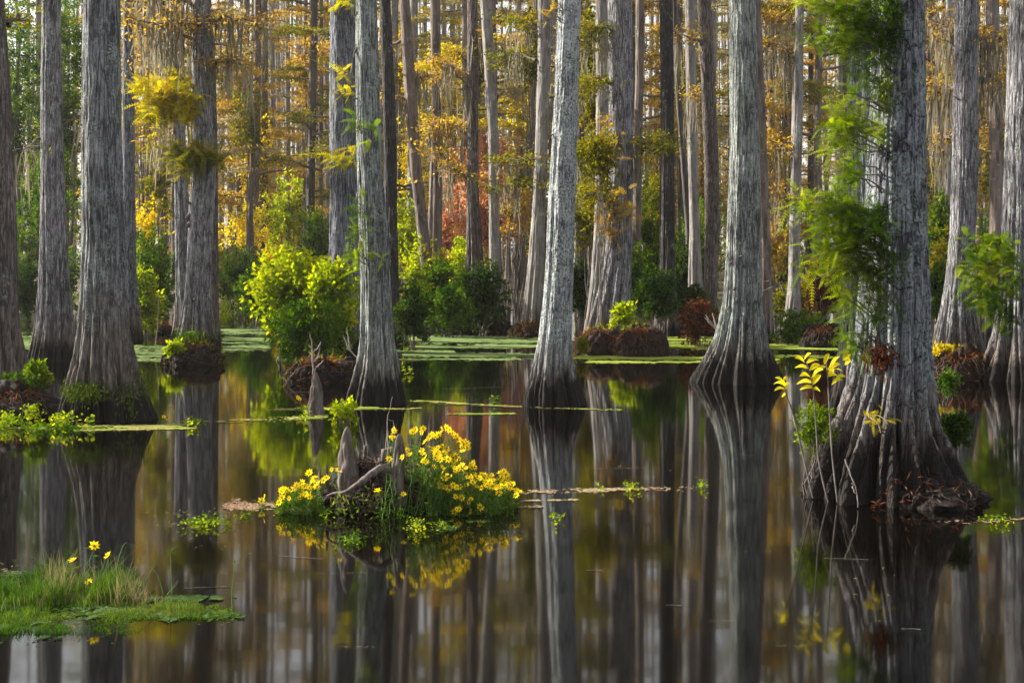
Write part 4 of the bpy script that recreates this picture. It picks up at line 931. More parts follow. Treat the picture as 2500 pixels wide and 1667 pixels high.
# ------------------------------------------------------------------ cypress knees and twigs
def knee(name, label, cat, px0, px1, ytop, ybase, seed, mat='weathered', group=None, lean=0.0, blunt=0.15, Dd=None, parent=None):
    rs = np.random.RandomState(seed); D = Dd or wD(ybase) + 0.05
    X0 = WX((px0 + px1) / 2, D); r = (px1 - px0) / 2 / F * D; h = WZ(ytop, D); zb = min(WZ(ybase, D), 0) - 0.1
    nth, nz = 40, 60; th = np.linspace(0, 2 * PI, nth, endpoint=False); u = np.linspace(0, 1, nz)
    T, U = np.meshgrid(th, u)
    R_ = r * ((1 - U) ** 0.85 * (1 - blunt) + blunt * np.sqrt(np.clip(1 - U ** 6, 0, 1)))
    R_ *= 1 + 0.22 * vn(np.cos(T) * 1.5, np.sin(T) * 1.5, U * 6, seed) + 0.16 * vn(np.cos(T) * 5, np.sin(T) * 5, U * 9, seed + 1) + 0.08 * vn(np.cos(T) * 11, np.sin(T) * 11, U * 12, seed + 2)
    Z = zb + (h - zb) * U
    V = np.stack([R_ * np.cos(T) + lean * U * r + 0.12 * r * np.sin(U * 7 + seed), R_ * np.sin(T), Z], -1).reshape(-1, 3)
    i = np.arange(nz - 1)[:, None] * nth; j = np.arange(nth)[None, :]
    Q = np.stack([i + j, i + (j + 1) % nth, i + nth + (j + 1) % nth, i + nth + j], -1).reshape(-1, 4)
    o = mesh_np(name, V, Q, M[mat] if mat in M else BK[mat], parent, loc=(X0, D, 0))
    tag(o, label, cat, group)
    return o
knee('cypress_knee', 'slim pointed cypress knee standing in the water between the shrub mound and the seamed cypress', 'cypress knee', 753, 795, 905, 1012, 3, 'weathered', lean=-0.25, blunt=0.42)
IS = 9.45
knee('cypress_knee', 'tall pointed weathered cypress knee on the left top of the flowering island', 'cypress knee', 808, 884, 1040, 1185, 5, lean=0.12, blunt=0.26, Dd=IS)
def stump(label, px0, px1, ytop, ylow, D, seed):
    rs = np.random.RandomState(seed); X0 = WX((px0 + px1) / 2, D); r_ = (px1 - px0) / 2 / F * D; h0 = WZ(ylow, D); h1 = WZ(ytop, D)
    nth, nz = 110, 34; th = np.linspace(0, 2 * PI, nth, endpoint=False)
    top = h0 + (h1 - h0) * np.clip(0.45 + 0.9 * vn(np.cos(th) * 3, np.sin(th) * 3, 0, seed) + 0.7 * vn(np.cos(th) * 12, np.sin(th) * 12, 0, seed + 1), 0, 1)
    rings = []
    for side in (1.0, 0.80):
        u = np.linspace(0, 1, nz) if side == 1.0 else np.linspace(1, 0.15, nz // 2)
        T, U = np.meshgrid(th, u); Z = U * top[None]
        R_ = r_ * side * (1.22 - 0.32 * U + 0.10 * vn(np.cos(T) * 3, np.sin(T) * 3, U * 2, seed + 2) + 0.09 * vn(np.cos(T) * 11, np.sin(T) * 11, U * 1.5, seed + 3) + 0.04 * vn(np.cos(T) * 25, np.sin(T) * 25, U * 4, seed + 4))
        rings.append(np.stack([R_ * np.cos(T), R_ * np.sin(T) * 0.8, Z], -1))
    V = np.concatenate(rings); nr = len(V); V = V.reshape(-1, 3)
    i = np.arange(nr - 1)[:, None] * nth; j = np.arange(nth)[None, :]
    Q = np.stack([i + j, i + (j + 1) % nth, i + nth + (j + 1) % nth, i + nth + j], -1).reshape(-1, 4)
    tag(mesh_np('rotten_stump', V, Q, M['weathered'], None, loc=(X0, D, 0)), label, 'stump')
stump('dark ragged rotting hollow stump in the middle of the flowering island', 842, 968, 1092, 1158, IS + .14, 4)
knee('cypress_knee', 'small blunt weathered stub on the flowering island, beside the taller flowers', 'cypress knee', 956, 988, 1058, 1190, 8, lean=0.1, blunt=0.95, Dd=IS - .05)
knee('cypress_knee', 'thin curved grey knee at the left rim of the flowering island', 'cypress knee', 776, 797, 1146, 1230, 9, lean=-0.6, blunt=0.4, Dd=IS)
knee('cypress_knee', 'short dark knee right beside the thin curved one on the island rim', 'cypress knee', 790, 806, 1132, 1215, 10, lean=0.1, blunt=0.4, Dd=IS + .08)
for i, (a, b_, c, nm) in enumerate([(868, 892, 1098, 'behind the tall pointed knee'), (888, 908, 1085, 'between the two knees on the island top'), (906, 930, 1120, 'left of the blunt stub on the island top')]):
    knee('bark_splinter', 'ragged upright splinter of dead wood %s' % nm, 'dead wood', a, b_, c, 1190, 20 + i, lean=0.3 * (i - 1), blunt=0.15, Dd=IS + .15)
mound('dark round peat island tangled with roots, carrying knees and yellow flowers', 785, 1045, 1150, 1272, 'peat', seed=21, nroot=130, dr=0.8, D=IS + .12, nr=0.004, red=False)
# tangle of small roots and the thick snake-like root on the island
rs = np.random.RandomState(31)
tb = Tubes(6)
p = np.array([PT(a, b_, IS - d) for a, b_, d in [(955, 1150, .20), (930, 1140, .28), (905, 1158, .33), (882, 1178, .36), (860, 1190, .36), (840, 1203, .36), (815, 1203, .30), (795, 1212, .25)]])
u = np.linspace(0, 1, 26); uu = np.linspace(0, 1, len(p))
p = np.stack([np.interp(u, uu, p[:, i]) for i in range(3)], 1); p = np.stack([smooth1(p[:, i], 4) for i in range(3)], 1)
tb.add(p, np.interp(u, [0, .15, .5, .6, 1], [0.024, 0.027, 0.022, 0.014, 0.008]), bump=0.16)
tag(tb.build('driftwood_root', M['weathered']), 'thick pale snaking root lying across the front of the flowering island', 'root')
tb = Tubes(4)
for k in range(170):
    a = rs.uniform(0, 2 * PI); q = rs.uniform(0, 0.95)
    cx = WX(912, IS) + math.cos(a) * q * 0.30; cy = IS + 0.1 + math.sin(a) * q * 0.25; cz = 0.02 + WZ(1150, IS) * (1 - q ** 3) + rs.uniform(-0.02, 0.03)
    d = unit(rs.normal(0, 1, 3) * np.array([1, 1, 0.35])); l = rs.uniform(0.05, 0.16)
    c = np.array([cx, cy, cz])
    tb.add(curve(c - d * l, c + d * l, rs.uniform(-0.02, 0.04), 0.008, 6, rs), np.linspace(1, .4, 6) * rs.uniform(0.002, 0.006))
tag(tb.build('root_tangle', M['root']), 'tangled brown rootlets heaped on top of the flowering island', 'roots', kind='stuff')
def twig(label, paths, D, r=0.004, mat='palewood'):
    tb = Tubes(5)
    for pth in paths:
        P_ = np.array([PT(a, b_, D) for a, b_ in pth]); u = np.linspace(0, 1, 10); uu = np.linspace(0, 1, len(P_))
        tb.add(np.stack([np.interp(u, uu, P_[:, i]) for i in range(3)], 1) + R0.normal(0, 0.003, (10, 3)), np.linspace(r, r * 0.4, 10))
    tag(tb.build('dead_twig', M[mat]), label, 'twig')
twig('bare forked sapling twig rising behind the slim pointed knee', [[(765, 1000), (764, 900), (762, 840), (757, 815)], [(763, 860), (776, 850), (783, 835)], [(764, 885), (776, 872), (782, 840)], [(765, 905), (790, 880)], [(762, 850), (753, 842)]], 15.8, 0.011)
twig('bare curved twig hanging left of the seamed cypress foot', [[(872, 873), (850, 850), (838, 820), (848, 838)], [(855, 855), (846, 800)]], 16.2, 0.010)
twig('thin bent pale stem standing before the seamed cypress foot', [[(943, 1100), (946, 1020), (958, 968)]], 10.5, 0.004)
twig('long thin stem with crook standing on the flowering island', [[(946, 1150), (947, 1060), (948, 1050)], [(961, 1060), (961, 1028), (946, 1024)]], IS, 0.003)
twig('pale forked stick leaning against the roots of the nearest giant', [[(2062, 1120), (2078, 1160), (2093, 1205), (2096, 1240)], [(2080, 1178), (2086, 1200), (2094, 1208)]], wD(1242), 0.006)
twig('white forked dead branch left of the dark-skirted cypress', [[(1760, 812), (1735, 790), (1720, 775)], [(1738, 792), (1722, 768)], [(1750, 805), (1740, 765)]], 21.5, 0.018)
twig('thin dead twigs sticking out low on the right of the dark-skirted cypress', [[(1858, 712), (1886, 700)], [(1858, 690), (1880, 684)]], 19.3, 0.008)
twig('long straight reed stem in the water left of the small root island', [[(378, 850), (386, 780), (388, 715)]], 25, 0.008)
twig('thin branch arching in the water under the sumac-like yellow leaves', [[(1943, 1040), (1930, 990), (1920, 965)]], 10.0, 0.004)

# ------------------------------------------------------------------ yellow flowers on the island
fl_proto = None
def flower_mesh(seed):
    rs = np.random.RandomState(seed); n = 8
    a = np.arange(n) * 2 * PI / n + rs.normal(0, 0.08, n)
    d = np.stack([np.cos(a), np.sin(a), np.full(n, 0.22) + rs.normal(0, 0.1, n)], 1)
    q = diamonds(d * 0.004, d, np.tile([0, 0, 1.0], (n, 1)), rs.uniform(0.023, 0.029, n), rs.uniform(0.011, 0.014, n))
    return q
def disc_mesh():
    V = [[0, 0, 0.006]]; Fc = []
    for r_, z in ((0.004, 0.005), (0.0065, 0.0)):
        for k in range(8): V.append([r_ * math.cos(k * PI / 4), r_ * math.sin(k * PI / 4), z])
    Fc = [[0, 1 + k, 1 + (k + 1) % 8, 1 + (k + 1) % 8] for k in range(0)]
    Q = [[1 + k, 1 + (k + 1) % 8, 9 + (k + 1) % 8, 9 + k] for k in range(8)]
    Q += [[0, 1 + k, 1 + (k + 1) % 8, 1 + (k + 2) % 8] for k in (0, 2, 4, 6)]
    return np.array(V), np.array(Q)
FM = []
def place_flower(root, p, nrm, rs, s=1.0):
    i = rs.randint(4)
    while len(FM) < 4: FM.append(None)
    if FM[i] is None:
        o = quads_obj('flower', flower_mesh(40 + i), M['petal'], root)
        V, Q = disc_mesh(); d = mesh_np('flower_disc', V, Q, M['disc'], o)
        FM[i] = (o, d)
    else:
        o = FM[i][0].copy(); COL.objects.link(o); o.parent = root
        d = FM[i][1].copy(); COL.objects.link(d); d.parent = o
    o.location = p; o.scale = (s, s, s)
    o.rotation_euler = Vector(nrm).to_track_quat('Z', 'Y').to_euler()
def flower_plant(label, px, D, heads, seed, group, leafy=1.0):
    """heads: list of (px,py,D) of flower heads"""
    rs = np.random.RandomState(seed); X = WX(px, D)
    root = thing('flowering_plant', label, 'flower plant', (X, D, 0), group)
    off = np.array([X, D, 0]); tb = Tubes(4); LQ = []
    for (hx, hy, hd) in heads:
        top = PT(hx, hy, hd) - off
        b = np.array([rs.normal(0, 0.02), rs.normal(0, 0.02), -0.02])
        p = curve(b, top, 0.0, 0.006, 8, rs); p[:, 0] += 0.02 * np.sin(np.linspace(0, PI, 8)) * rs.choice([-1, 1])
        tb.add(p, np.linspace(0.0028, 0.0014, 8))
        nrm = unit(np.array([rs.normal(0, 0.6), rs.normal(-0.5, 0.5), rs.uniform(0.15, 1.0)]))
        place_flower(root, top, nrm, rs, rs.uniform(0.7, 1.08))
        n = int(rs.uniform(14, 24) * leafy)
        u = rs.uniform(0.0, 0.93, n)
        c = np.stack([np.interp(u, np.linspace(0, 1, 8), p[:, i]) for i in range(3)], 1)
        d = rs.normal(0, 1, (n, 3)) * np.array([1, 1, 0.4]) + np.array([0, 0, 0.15])
        LQ.append(diamonds(c, d, unit(np.array([0, 0, 1.0]) + rs.normal(0, 0.4, (n, 3))), rs.uniform(0.03, 0.075, n), rs.uniform(0.005, 0.011, n)))
    tb.build('stems', M['stem'], root); quads_obj('leaves', np.concatenate(LQ), M['grass'], root)
rs = np.random.RandomState(55)
# measured flower heads (photo pixels) : right-hand drift, then left-hand drift
HR = [(962, 1047), (957, 1062), (953, 1070), (1005, 1052), (1015, 1048), (1033, 1046), (1050, 1065), (1045, 1072), (1038, 1078), (1056, 1060), (1073, 1058), (1078, 1047), (1090, 1044), (1098, 1050), (1104, 1056), (1112, 1064), (1120, 1070), (1128, 1078), (1134, 1084), (1140, 1090), (1126, 1090), (1118, 1078), (1136, 1076),
      (1070, 1092), (1080, 1090), (1090, 1095), (1095, 1104), (1083, 1104), (1074, 1110), (1066, 1102), (1060, 1098), (1100, 1112), (1088, 1118), (1076, 1122), (1108, 1108), (1064, 1116), (1046, 1090), (1030, 1100), (1033, 1108), (1040, 1128), (1032, 1124), (994, 1098), (985, 1102), (990, 1106), (1108, 1126), (1116, 1134), (1112, 1142), (1122, 1144), (1130, 1150), (1120, 1122), (1128, 1136), (1138, 1142), (1150, 1134), (1158, 1140), (1152, 1150), (1156, 1130), (1146, 1156), (1160, 1160), (1148, 1166), (1154, 1176), (1168, 1164), (1176, 1158),
      (1184, 1160), (1190, 1168), (1196, 1176), (1200, 1160), (1206, 1170), (1180, 1174), (1188, 1184), (1202, 1186), (1212, 1178), (1222, 1152), (1230, 1150), (1236, 1158), (1226, 1162), (1240, 1166), (1232, 1172), (1246, 1178), (1238, 1184), (1222, 1180), (1228, 1190), (1252, 1182), (1260, 1196), (1266, 1200), (1216, 1192), (1098, 1190), (1106, 1184), (1092, 1196), (1115, 1188), (1080, 1140), (1112, 1212), (1150, 1218), (1172, 1238), (1125, 1236), (1120, 1242), (1090, 1160), (1100, 1164), (1060, 1140), (1085, 1188), (1140, 1184), (1165, 1188), (1072, 1178)]
HL = [(755, 1154), (768, 1166), (764, 1172), (772, 1176), (760, 1178), (776, 1180), (790, 1172), (810, 1146), (822, 1144), (826, 1146), (738, 1178), (728, 1188), (724, 1184), (716, 1194), (746, 1186), (752, 1190), (740, 1202), (746, 1206), (732, 1204), (756, 1206), (700, 1196), (692, 1192), (686, 1198), (690, 1206), (696, 1202), (688, 1214), (682, 1226), (678, 1232), (706, 1216), (733, 1216), (646, 1213), (770, 1190), (797, 1166)]
HM = [(920, 1200), (950, 1120), (922, 1196), (985, 1206)]
HR = HR + [(a + float(rs.normal(0, 7)), b_ + float(rs.uniform(2, 12))) for a, b_ in HR if rs.rand() < 0.7]
HL = HL + [(a + float(rs.normal(0, 6)), b_ + float(rs.uniform(0, 10))) for a, b_ in HL if rs.rand() < 0.5]
items = [(h, 'R') for h in HR] + [(h, 'L') for h in HL] + [(h, 'M') for h in HM]
groups_ = {}
for (hx, hy), s in items:
    groups_.setdefault((s, int(hx // 17)), []).append((hx, hy))
sides = {'R': 'tall right drift of the island', 'L': 'low left drift of the island', 'M': 'bare front of the island'}
rowc = {}
cnt = {'R': 0, 'L': 0, 'M': 0}
for (s, kx) in sorted(groups_):
    hs = sorted(groups_[(s, kx)])
    # split tall columns in two plants: front (low heads) and back (high heads)
    ys = sorted(hs, key=lambda t: t[1]); half = (len(ys) + 1) // 2
    for part_, sub in (('back', ys[:half]), ('front', ys[half:])):
        if not sub: continue
        cnt[s] += 1
        mx = sum(t[0] for t in sub) / len(sub)
        D = (IS + 0.12 if part_ == 'back' else IS - 0.16) + rs.uniform(-0.06, 0.06)
        if s == 'M': D = IS - 0.30
        dx = -18 if s == 'R' else 6
        rowc[(s, part_)] = rowc.get((s, part_), 0) + 1
        lab = 'yellow daisies, %s, %s row, %s from left' % (sides[s], part_, ordn[rowc[(s, part_)] - 1])
        if s == 'M': lab = 'lone yellow daisy, %s, %s from left' % (sides[s], ordn[cnt[s] - 1])
        flower_plant(lab, mx + dx, D, [(a, b_, D + rs.uniform(-0.05, 0.05)) for a, b_ in sub], int(rs.randint(9999)), 'yellow flower plants on the island')
# low leafy growth under the flowers
def leafy(label, cells, mat, seed, name='ground_foliage', cat='foliage', kind='stuff', L=0.05, W=0.010, up=0.6):
    rs = np.random.RandomState(seed); LQ = []
    for (x0, x1, yt, yb, n) in cells:
        px = rs.uniform(x0, x1, n); D = F * H / (yb - HY) + rs.uniform(-0.12, 0.30, n); X = (px - 1250) / F * D
        hmax = np.maximum(H + (HY - yt) / F * D, 0.03)
        edge = np.clip(1 - np.abs((px - (x0 + x1) / 2) / ((x1 - x0) / 2)) ** 2.5, 0.15, 1)
        z = hmax * edge * rs.rand(n) ** 1.1
        d = rs.normal(0, 1, (n, 3)) * np.array([1, 1, 0.6]) + np.array([0, 0, up])
        LQ.append(diamonds(np.stack([X, D, z], 1), d, rdir(n, 1, rs), L * rs.uniform(0.5, 1.4, n), W * rs.uniform(0.7, 1.4, n)))
    tag(quads_obj(name, np.concatenate(LQ), M[mat]), label, cat, kind=kind)
leafy('fine narrow green leaves filling the space under the yellow flowers', [(980, 1160, 1115, 1240, 1900), (1120, 1262, 1175, 1238, 1400), (680, 800, 1200, 1246, 1300), (975, 1060, 1090, 1235, 700)], 'grass', 61)
leafy('dark sparse leaves clinging to the peat front of the island', [(785, 1000, 1190, 1268, 180)], 'green', 62, L=0.04)

# plants at the foot of the left edge mound and other small marginal plants
leafy('bright green low waterweed around the left edge mound', [(-20, 60, 1012, 1044, 200), (60, 190, 1034, 1050, 260), (-30, 120, 975, 1012, 380)], 'green', 63, L=0.045, W=0.02, up=0.3)
S('dark green ferny plants covering the left edge mound', -60, 110, 925, 1010, 'dgreen', 0.08, 60, 50, D=15.2, seed=50, stems=5)
S('yellow-green small bush on the right rim of the left edge mound', 60, 120, 880, 960, 'spray', 0.06, 36, 40, D=15.4, seed=51, stems=5)
S('small fine-leaved light green shrub beside the left buttress of the nearest giant', 1932, 2045, 985, 1115, 'spray', 0.028, 80, 30, D=10.0, seed=52, stems=12, power=1.3, rmin=.12, rmax=.22)
S('small dark green shrub at the right flank of the nearest giant', 2295, 2368, 1005, 1105, 'dgreen', 0.034, 50, 60, D=10.2, seed=53, stems=8)
S('dark green fern tuft left of the nearest giant, low over the water', 2290, 2345, 905, 965, 'green', 0.05, 26, 26, D=16, seed=54, stems=4)
S('olive and yellow tuft on the rusty mound left of the clean-barked right cypress', 2272, 2330, 845, 895, 'yellow', 0.06, 40, 30, D=19.4, seed=55, stems=4)
S('green tuft at the left rim of the small round root island', 405, 450, 835, 870, 'bright', 0.07, 22, 26, D=21.6, seed=56, stems=3)
S('fresh green sprig tuft on the left edge of the wide rusty mound', 1405, 1440, 830, 862, 'olive', 0.07, 22, 22, D=23.6, seed=57, stems=3)
S('lime green sprig overhanging the water beside the seamed cypress knee', 810, 872, 975, 1052, 'bright', 0.045, 40, 16, D=14.2, seed=58, stems=6, power=1.2)

leafy('fine olive ferns and seedlings growing over the rusty mounds', [(1400, 1530, 792, 864, 700), (1500, 1630, 786, 868, 700), (2275, 2425, 842, 926, 500), (400, 545, 834, 890, 420), (1245, 1335, 784, 823, 300), (700, 880, 862, 932, 500)], 'olive', 65, L=0.085, W=0.016, up=0.5)
leafy('dead rust-brown needles and twigs fallen on the mounds', [(1400, 1530, 800, 866, 600), (1500, 1630, 795, 870, 600), (2275, 2425, 850, 926, 500), (400, 545, 842, 890, 400), (2130, 2385, 1158, 1240, 160)], 'rust', 66, L=0.07, W=0.007, up=0.1)

# ------------------------------------------------------------------ sumac-like yellow plants by the giant
def sumac(label, stem, leaves, D, seed, mat='yleaf', sc_=1.0):
    rs = np.random.RandomState(seed); X0 = WX(stem[0][0], D)
    root = thing('compound_leaf_plant', label, 'plant', (X0, D, 0), 'yellow compound-leaved plants beside the giant')
    off = np.array([X0, D, 0])
    P_ = np.array([PT(a, b_, D) for a, b_ in stem]) - off; u = np.linspace(0, 1, 10); uu = np.linspace(0, 1, len(P_))
    tb = Tubes(5); tb.add(np.stack([np.interp(u, uu, P_[:, i]) for i in range(3)], 1), np.linspace(0.007, 0.0035, 10))
    V = []; Qs = []; R = []; c0 = 0
    for (x0, y0, x1, y1, w) in leaves:
        a = PT(x0, y0, D) - off; b_ = PT(x1, y1, D + rs.uniform(-0.1, 0.1)) - off
        L_ = np.linalg.norm(b_ - a); d = unit(b_ - a); wd = w / F * D * sc_ * 0.8
        nrm = unit(np.array([rs.normal(0, 0.3), -0.7, 0.7])); s = unit(np.cross(d, nrm))
        K = 8; t = np.linspace(0, 1, K); ww = wd * np.sin(PI * t ** 0.85) ** 0.8 * 0.5 + 0.0008
        arch = np.array([0, 0, 1.0]) * (0.16 * L_ * np.sin(PI * t))[:, None]
        mid = a + d * (L_ * t)[:, None] + arch
        for k in range(K): V += [mid[k] - s * ww[k] + nrm * ww[k] * 0.35, mid[k], mid[k] + s * ww[k] + nrm * ww[k] * 0.35]
        for k in range(K - 1):
            for m_ in (0, 1): Qs.append([c0 + k * 3 + m_, c0 + k * 3 + m_ + 1, c0 + (k + 1) * 3 + m_ + 1, c0 + (k + 1) * 3 + m_]); R.append(rs.rand() * 0.6)
        c0 += 3 * K
    tb.build('stem', M['wood'], root)
    mesh_np('leaflets', np.array(V), np.array(Qs), M[mat], root, R)
sumac('tall yellow compound-leaved plant left of the giant, with arching leaflets', [(2022, 1225), (1998, 1130), (1991, 1010), (1985, 945), (1972, 890), (1962, 880)],
      [(1966, 885, 1940, 874, 14), (1962, 880, 1980, 863, 12), (1972, 900, 1940, 898, 16), (1968, 888, 2000, 880, 16), (1976, 905, 2004, 892, 16), (1978, 920, 1952, 918, 16), (1980, 925, 2010, 902, 18), (1982, 935, 1944, 938, 18), (1984, 940, 2004, 915, 18), (1987, 948, 1952, 952, 15), (1986, 950, 2003, 956, 14)], 9.75, 1)
sumac('yellow compound-leaved sprig touching the left buttress of the giant', [(2045, 1225), (2032, 1120), (2025, 1000), (2022, 940), (2020, 905), (2016, 880)],
      [(2012, 890, 2024, 863, 13), (2016, 895, 1998, 905, 12), (2020, 905, 2052, 890, 15), (2020, 915, 2056, 905, 14), (2024, 905, 2050, 870, 14), (2018, 900, 2036, 915, 16), (2020, 920, 2046, 918, 14), (2058, 880, 2080, 860, 24), (2062, 890, 2078, 882, 26), (2060, 930, 2030, 940, 14), (2040, 925, 2066, 920, 12)], 9.70, 2)
sumac('small yellow and orange compound-leaved sprout farthest left of the giant', [(1985, 1215), (1958, 1100), (1943, 1035), (1930, 990), (1918, 960), (1912, 930)],
      [(1912, 932, 1892, 922, 10), (1912, 930, 1922, 920, 9), (1914, 940, 1888, 938, 11), (1914, 942, 1928, 936, 10), (1916, 950, 1890, 954, 11), (1916, 950, 1926, 946, 9), (1918, 962, 1908, 970, 10), (1918, 945, 1904, 930, 10)], 9.85, 3, sc_=1.0)

# ------------------------------------------------------------------ floating matter
DENS = 1.0
def floats(label, streaks, mat, seed, size=0.02, asp=1.0, name='duckweed', z=0.004, up=0.0, dens=1.0, solid=0.12):
    """streaks: (x0,x1,y0,y1,half thickness px,count): leaflets on the water along a line, thinning to the rims"""
    rs = np.random.RandomState(seed); out = []
    for (x0, x1, y0, y1, th, n) in streaks:
        t = rs.rand(int(n * dens)); px = x0 + (x1 - x0) * t
        py = y0 + (y1 - y0) * t + rs.normal(0, 0.62, len(t)) * th
        D = F * H / np.maximum(py - HY, 60); X = (px - 1250) / F * D
        keep = rs.rand(len(t)) < np.clip((0.8 * vn(X * 1.1, D * 2.2, 0, seed) + 0.6 * vn(X * 5, D * 7, 0, seed + 1) + 0.5 * vn(X * 30, D * 20, 0, seed + 2) + solid) * 1.7, 0, 1)
        keep &= rs.rand(len(t)) < np.clip(np.minimum(t, 1 - t) * 9 + 0.15, 0, 1)
        X, D = X[keep], D[keep]; m_ = len(X)
        s = size * rs.uniform(0.5, 1.3, m_); a = rs.uniform(0, 2 * PI, m_)
        K = 6
        th_ = np.linspace(0, 2 * PI, K, endpoint=False)
        tl = rs.normal(0, up, (m_, 2))
        vx = s[:, None] * np.cos(th_)[None] ; vy = s[:, None] * np.sin(th_)[None] * asp
        cx = vx * np.cos(a)[:, None] - vy * np.sin(a)[:, None]; cy = vx * np.sin(a)[:, None] + vy * np.cos(a)[:, None]
        zz = z + rs.uniform(0, 0.003, m_)[:, None] + np.abs(tl[:, :1] * cx + tl[:, 1:] * cy)
        out.append(np.stack([X[:, None] + cx, D[:, None] + cy, zz], -1))
    V = np.concatenate(out); m_ = len(V)
    o = mesh_np(name, V.reshape(-1, 3), np.arange(m_ * 6).reshape(m_, 6), M[mat], None, rs.rand(m_), False)
    tag(o, label, name.replace('_', ' '), kind='stuff')
floats('pale green duckweed carpet across the far water, centre', [(1000, 1320, 829, 831, 6, 9000), (1010, 1315, 846, 846, 2.5, 5000), (985, 1310, 866, 868, 3, 2600), (975, 1300, 880, 876, 2, 800), (1040, 1290, 838, 838, 7, 1500), (940, 1110, 858, 860, 3, 600)], 'duckpale', 1, 0.04, dens=1.6, solid=0.5)
floats('pale duckweed film in the open channel at centre left', [(540, 650, 806, 808, 6, 3500), (540, 660, 830, 832, 7, 2600), (320, 420, 850, 852, 5, 1300), (320, 410, 866, 868, 7, 1000), (30, 95, 840, 838, 14, 3500), (545, 660, 850, 850, 8, 700), (330, 420, 880, 880, 4, 300)], 'duckpale', 2, 0.04, dens=1.3, solid=0.3)
floats('yellow-green duckweed carpets on both sides of the dark-skirted cypress', [(1620, 1900, 842, 848, 4, 5200), (1620, 1760, 830, 832, 5, 1500), (1885, 2060, 846, 850, 4, 5000), (1400, 1900, 872, 878, 3, 5200), (1430, 1900, 884, 884, 2, 1500), (1890, 2060, 870, 872, 2, 500), (1600, 1740, 846, 852, 2, 900)], 'duckyel', 3, 0.04, dens=1.5, solid=0.4)
floats('straw-coloured streak of floating bits crossing the left and centre water', [(-10, 460, 1046, 1040, 3, 1700), (180, 480, 1051, 1046, 2, 700), (420, 800, 1036, 1018, 3, 1900), (440, 700, 1030, 1030, 1.5, 500), (660, 1000, 1000, 996, 2.5, 900), (880, 1030, 996, 997, 2, 700), (990, 1290, 978, 996, 2, 1100), (1090, 1260, 1012, 1010, 1.5, 600), (1000, 1210, 984, 990, 2, 600), (1270, 1520, 995, 1001, 1.5, 350)], 'duckweedmix', 4, 0.013, dens=2.4, solid=0.22)
floats('reddish brown floating debris trailing right and left of the flower island', [(1255, 1560, 1202, 1196, 4, 1500), (1380, 1730, 1198, 1194, 3.5, 1200), (1240, 1420, 1224, 1221, 1.5, 300), (1160, 1330, 1242, 1238, 2.5, 500), (560, 790, 1222, 1250, 5, 1100), (540, 760, 1236, 1244, 7, 1300), (2300, 2420, 1274, 1266, 2.5, 260), (2350, 2520, 1282, 1266, 3, 400), (2060, 2140, 1283, 1281, 1.2, 90)], 'litter', 5, 0.010, 0.5, name='floating_debris', dens=1.3, solid=0.0)
floats('grey-green duckweed on the left bottom mat of grass', [(-60, 380, 1518, 1520, 26, 9000), (-20, 600, 1496, 1508, 13, 7000), (-20, 250, 1430, 1424, 10, 2600), (-30, 200, 1560, 1550, 9, 1600), (330, 590, 1464, 1462, 6, 1500), (250, 600, 1512, 1512, 4, 1300), (840, 1130, 1300, 1290, 4, 500), (880, 1200, 1282, 1274, 3, 600), (-20, 120, 1404, 1400, 5, 300)], 'duckcool', 6, 0.0052, 0.8, up=0.25, dens=2.4, solid=0.22)
floats('faint grass-like wisps and bits scattered over the left water', [(280, 620, 1258, 1252, 10, 130), (330, 520, 1276, 1284, 8, 80), (450, 700, 1330, 1330, 20, 20), (-20, 40, 1385, 1400, 14, 90), (60, 400, 1130, 1130, 60, 14), (2080, 2240, 1420, 1424, 50, 10), (1400, 1700, 1140, 1150, 16, 40)], 'straw', 7, 0.016, 0.16, name='floating_debris')
rs = np.random.RandomState(88)
thin = []
for i in range(20):
    yy = 960 + 640 * rs.rand() ** 1.4; xx = rs.uniform(0, 2450); w_ = rs.uniform(40, 190)
    thin.append((xx, xx + w_, yy, yy + rs.uniform(-4, 4), 1.2, int(w_ * 0.35)))
floats('sparse specks and needles drifting over the open dark water', thin, 'straw', 14, 0.004, 0.3, name='floating_debris', dens=1.0, solid=0.3)
# long thin floating stems
rs = np.random.RandomState(9); 
def stick(label, a, b_, r=0.0014):
    p0 = np.array([WX(a[0], wD(a[1])), wD(a[1]), 0.003]); p1 = np.array([WX(b_[0], wD(b_[1])), wD(b_[1]), 0.003])
    tb = Tubes(4); p = curve(p0, p1, 0, 0.004, 8, rs); p[:, 2] = 0.004; tb.add(p, r)
    tag(tb.build('floating_straw', M['wood']), label, 'stem', 'thin stems floating on the water')
for lab, a, b_ in [('thin straight stem floating below the white lichened cypress reflection', (1445, 1145), (1585, 1143)), ('thin pale stem floating under the left flowers of the island', (680, 1358), (790, 1366)), ('long straw floating right of the bottom grass mat', (450, 1437), (560, 1432)),
                   ('faint straw floating below the dark-skirted cypress', (1795, 1113), (1845, 1113)), ('short straw floating in the lower centre reflections', (1430, 1393), (1475, 1394)), ('short straw floating low, right of the centre', (1625, 1478), (1668, 1480)),
                   ('thin blade-shaped green straw floating under the giant reflection', (2012, 1364), (2120, 1367)), ('fine straw floating behind the slim pointed knee', (712, 957), (790, 956)), ('fine straw floating between the seamed and the lichened cypress', (1080, 950), (1250, 944)),
                   ('short straw in front of the giant reflection, near the bottom', (2200, 1536), (2250, 1538))]:
    stick(lab, a, b_)
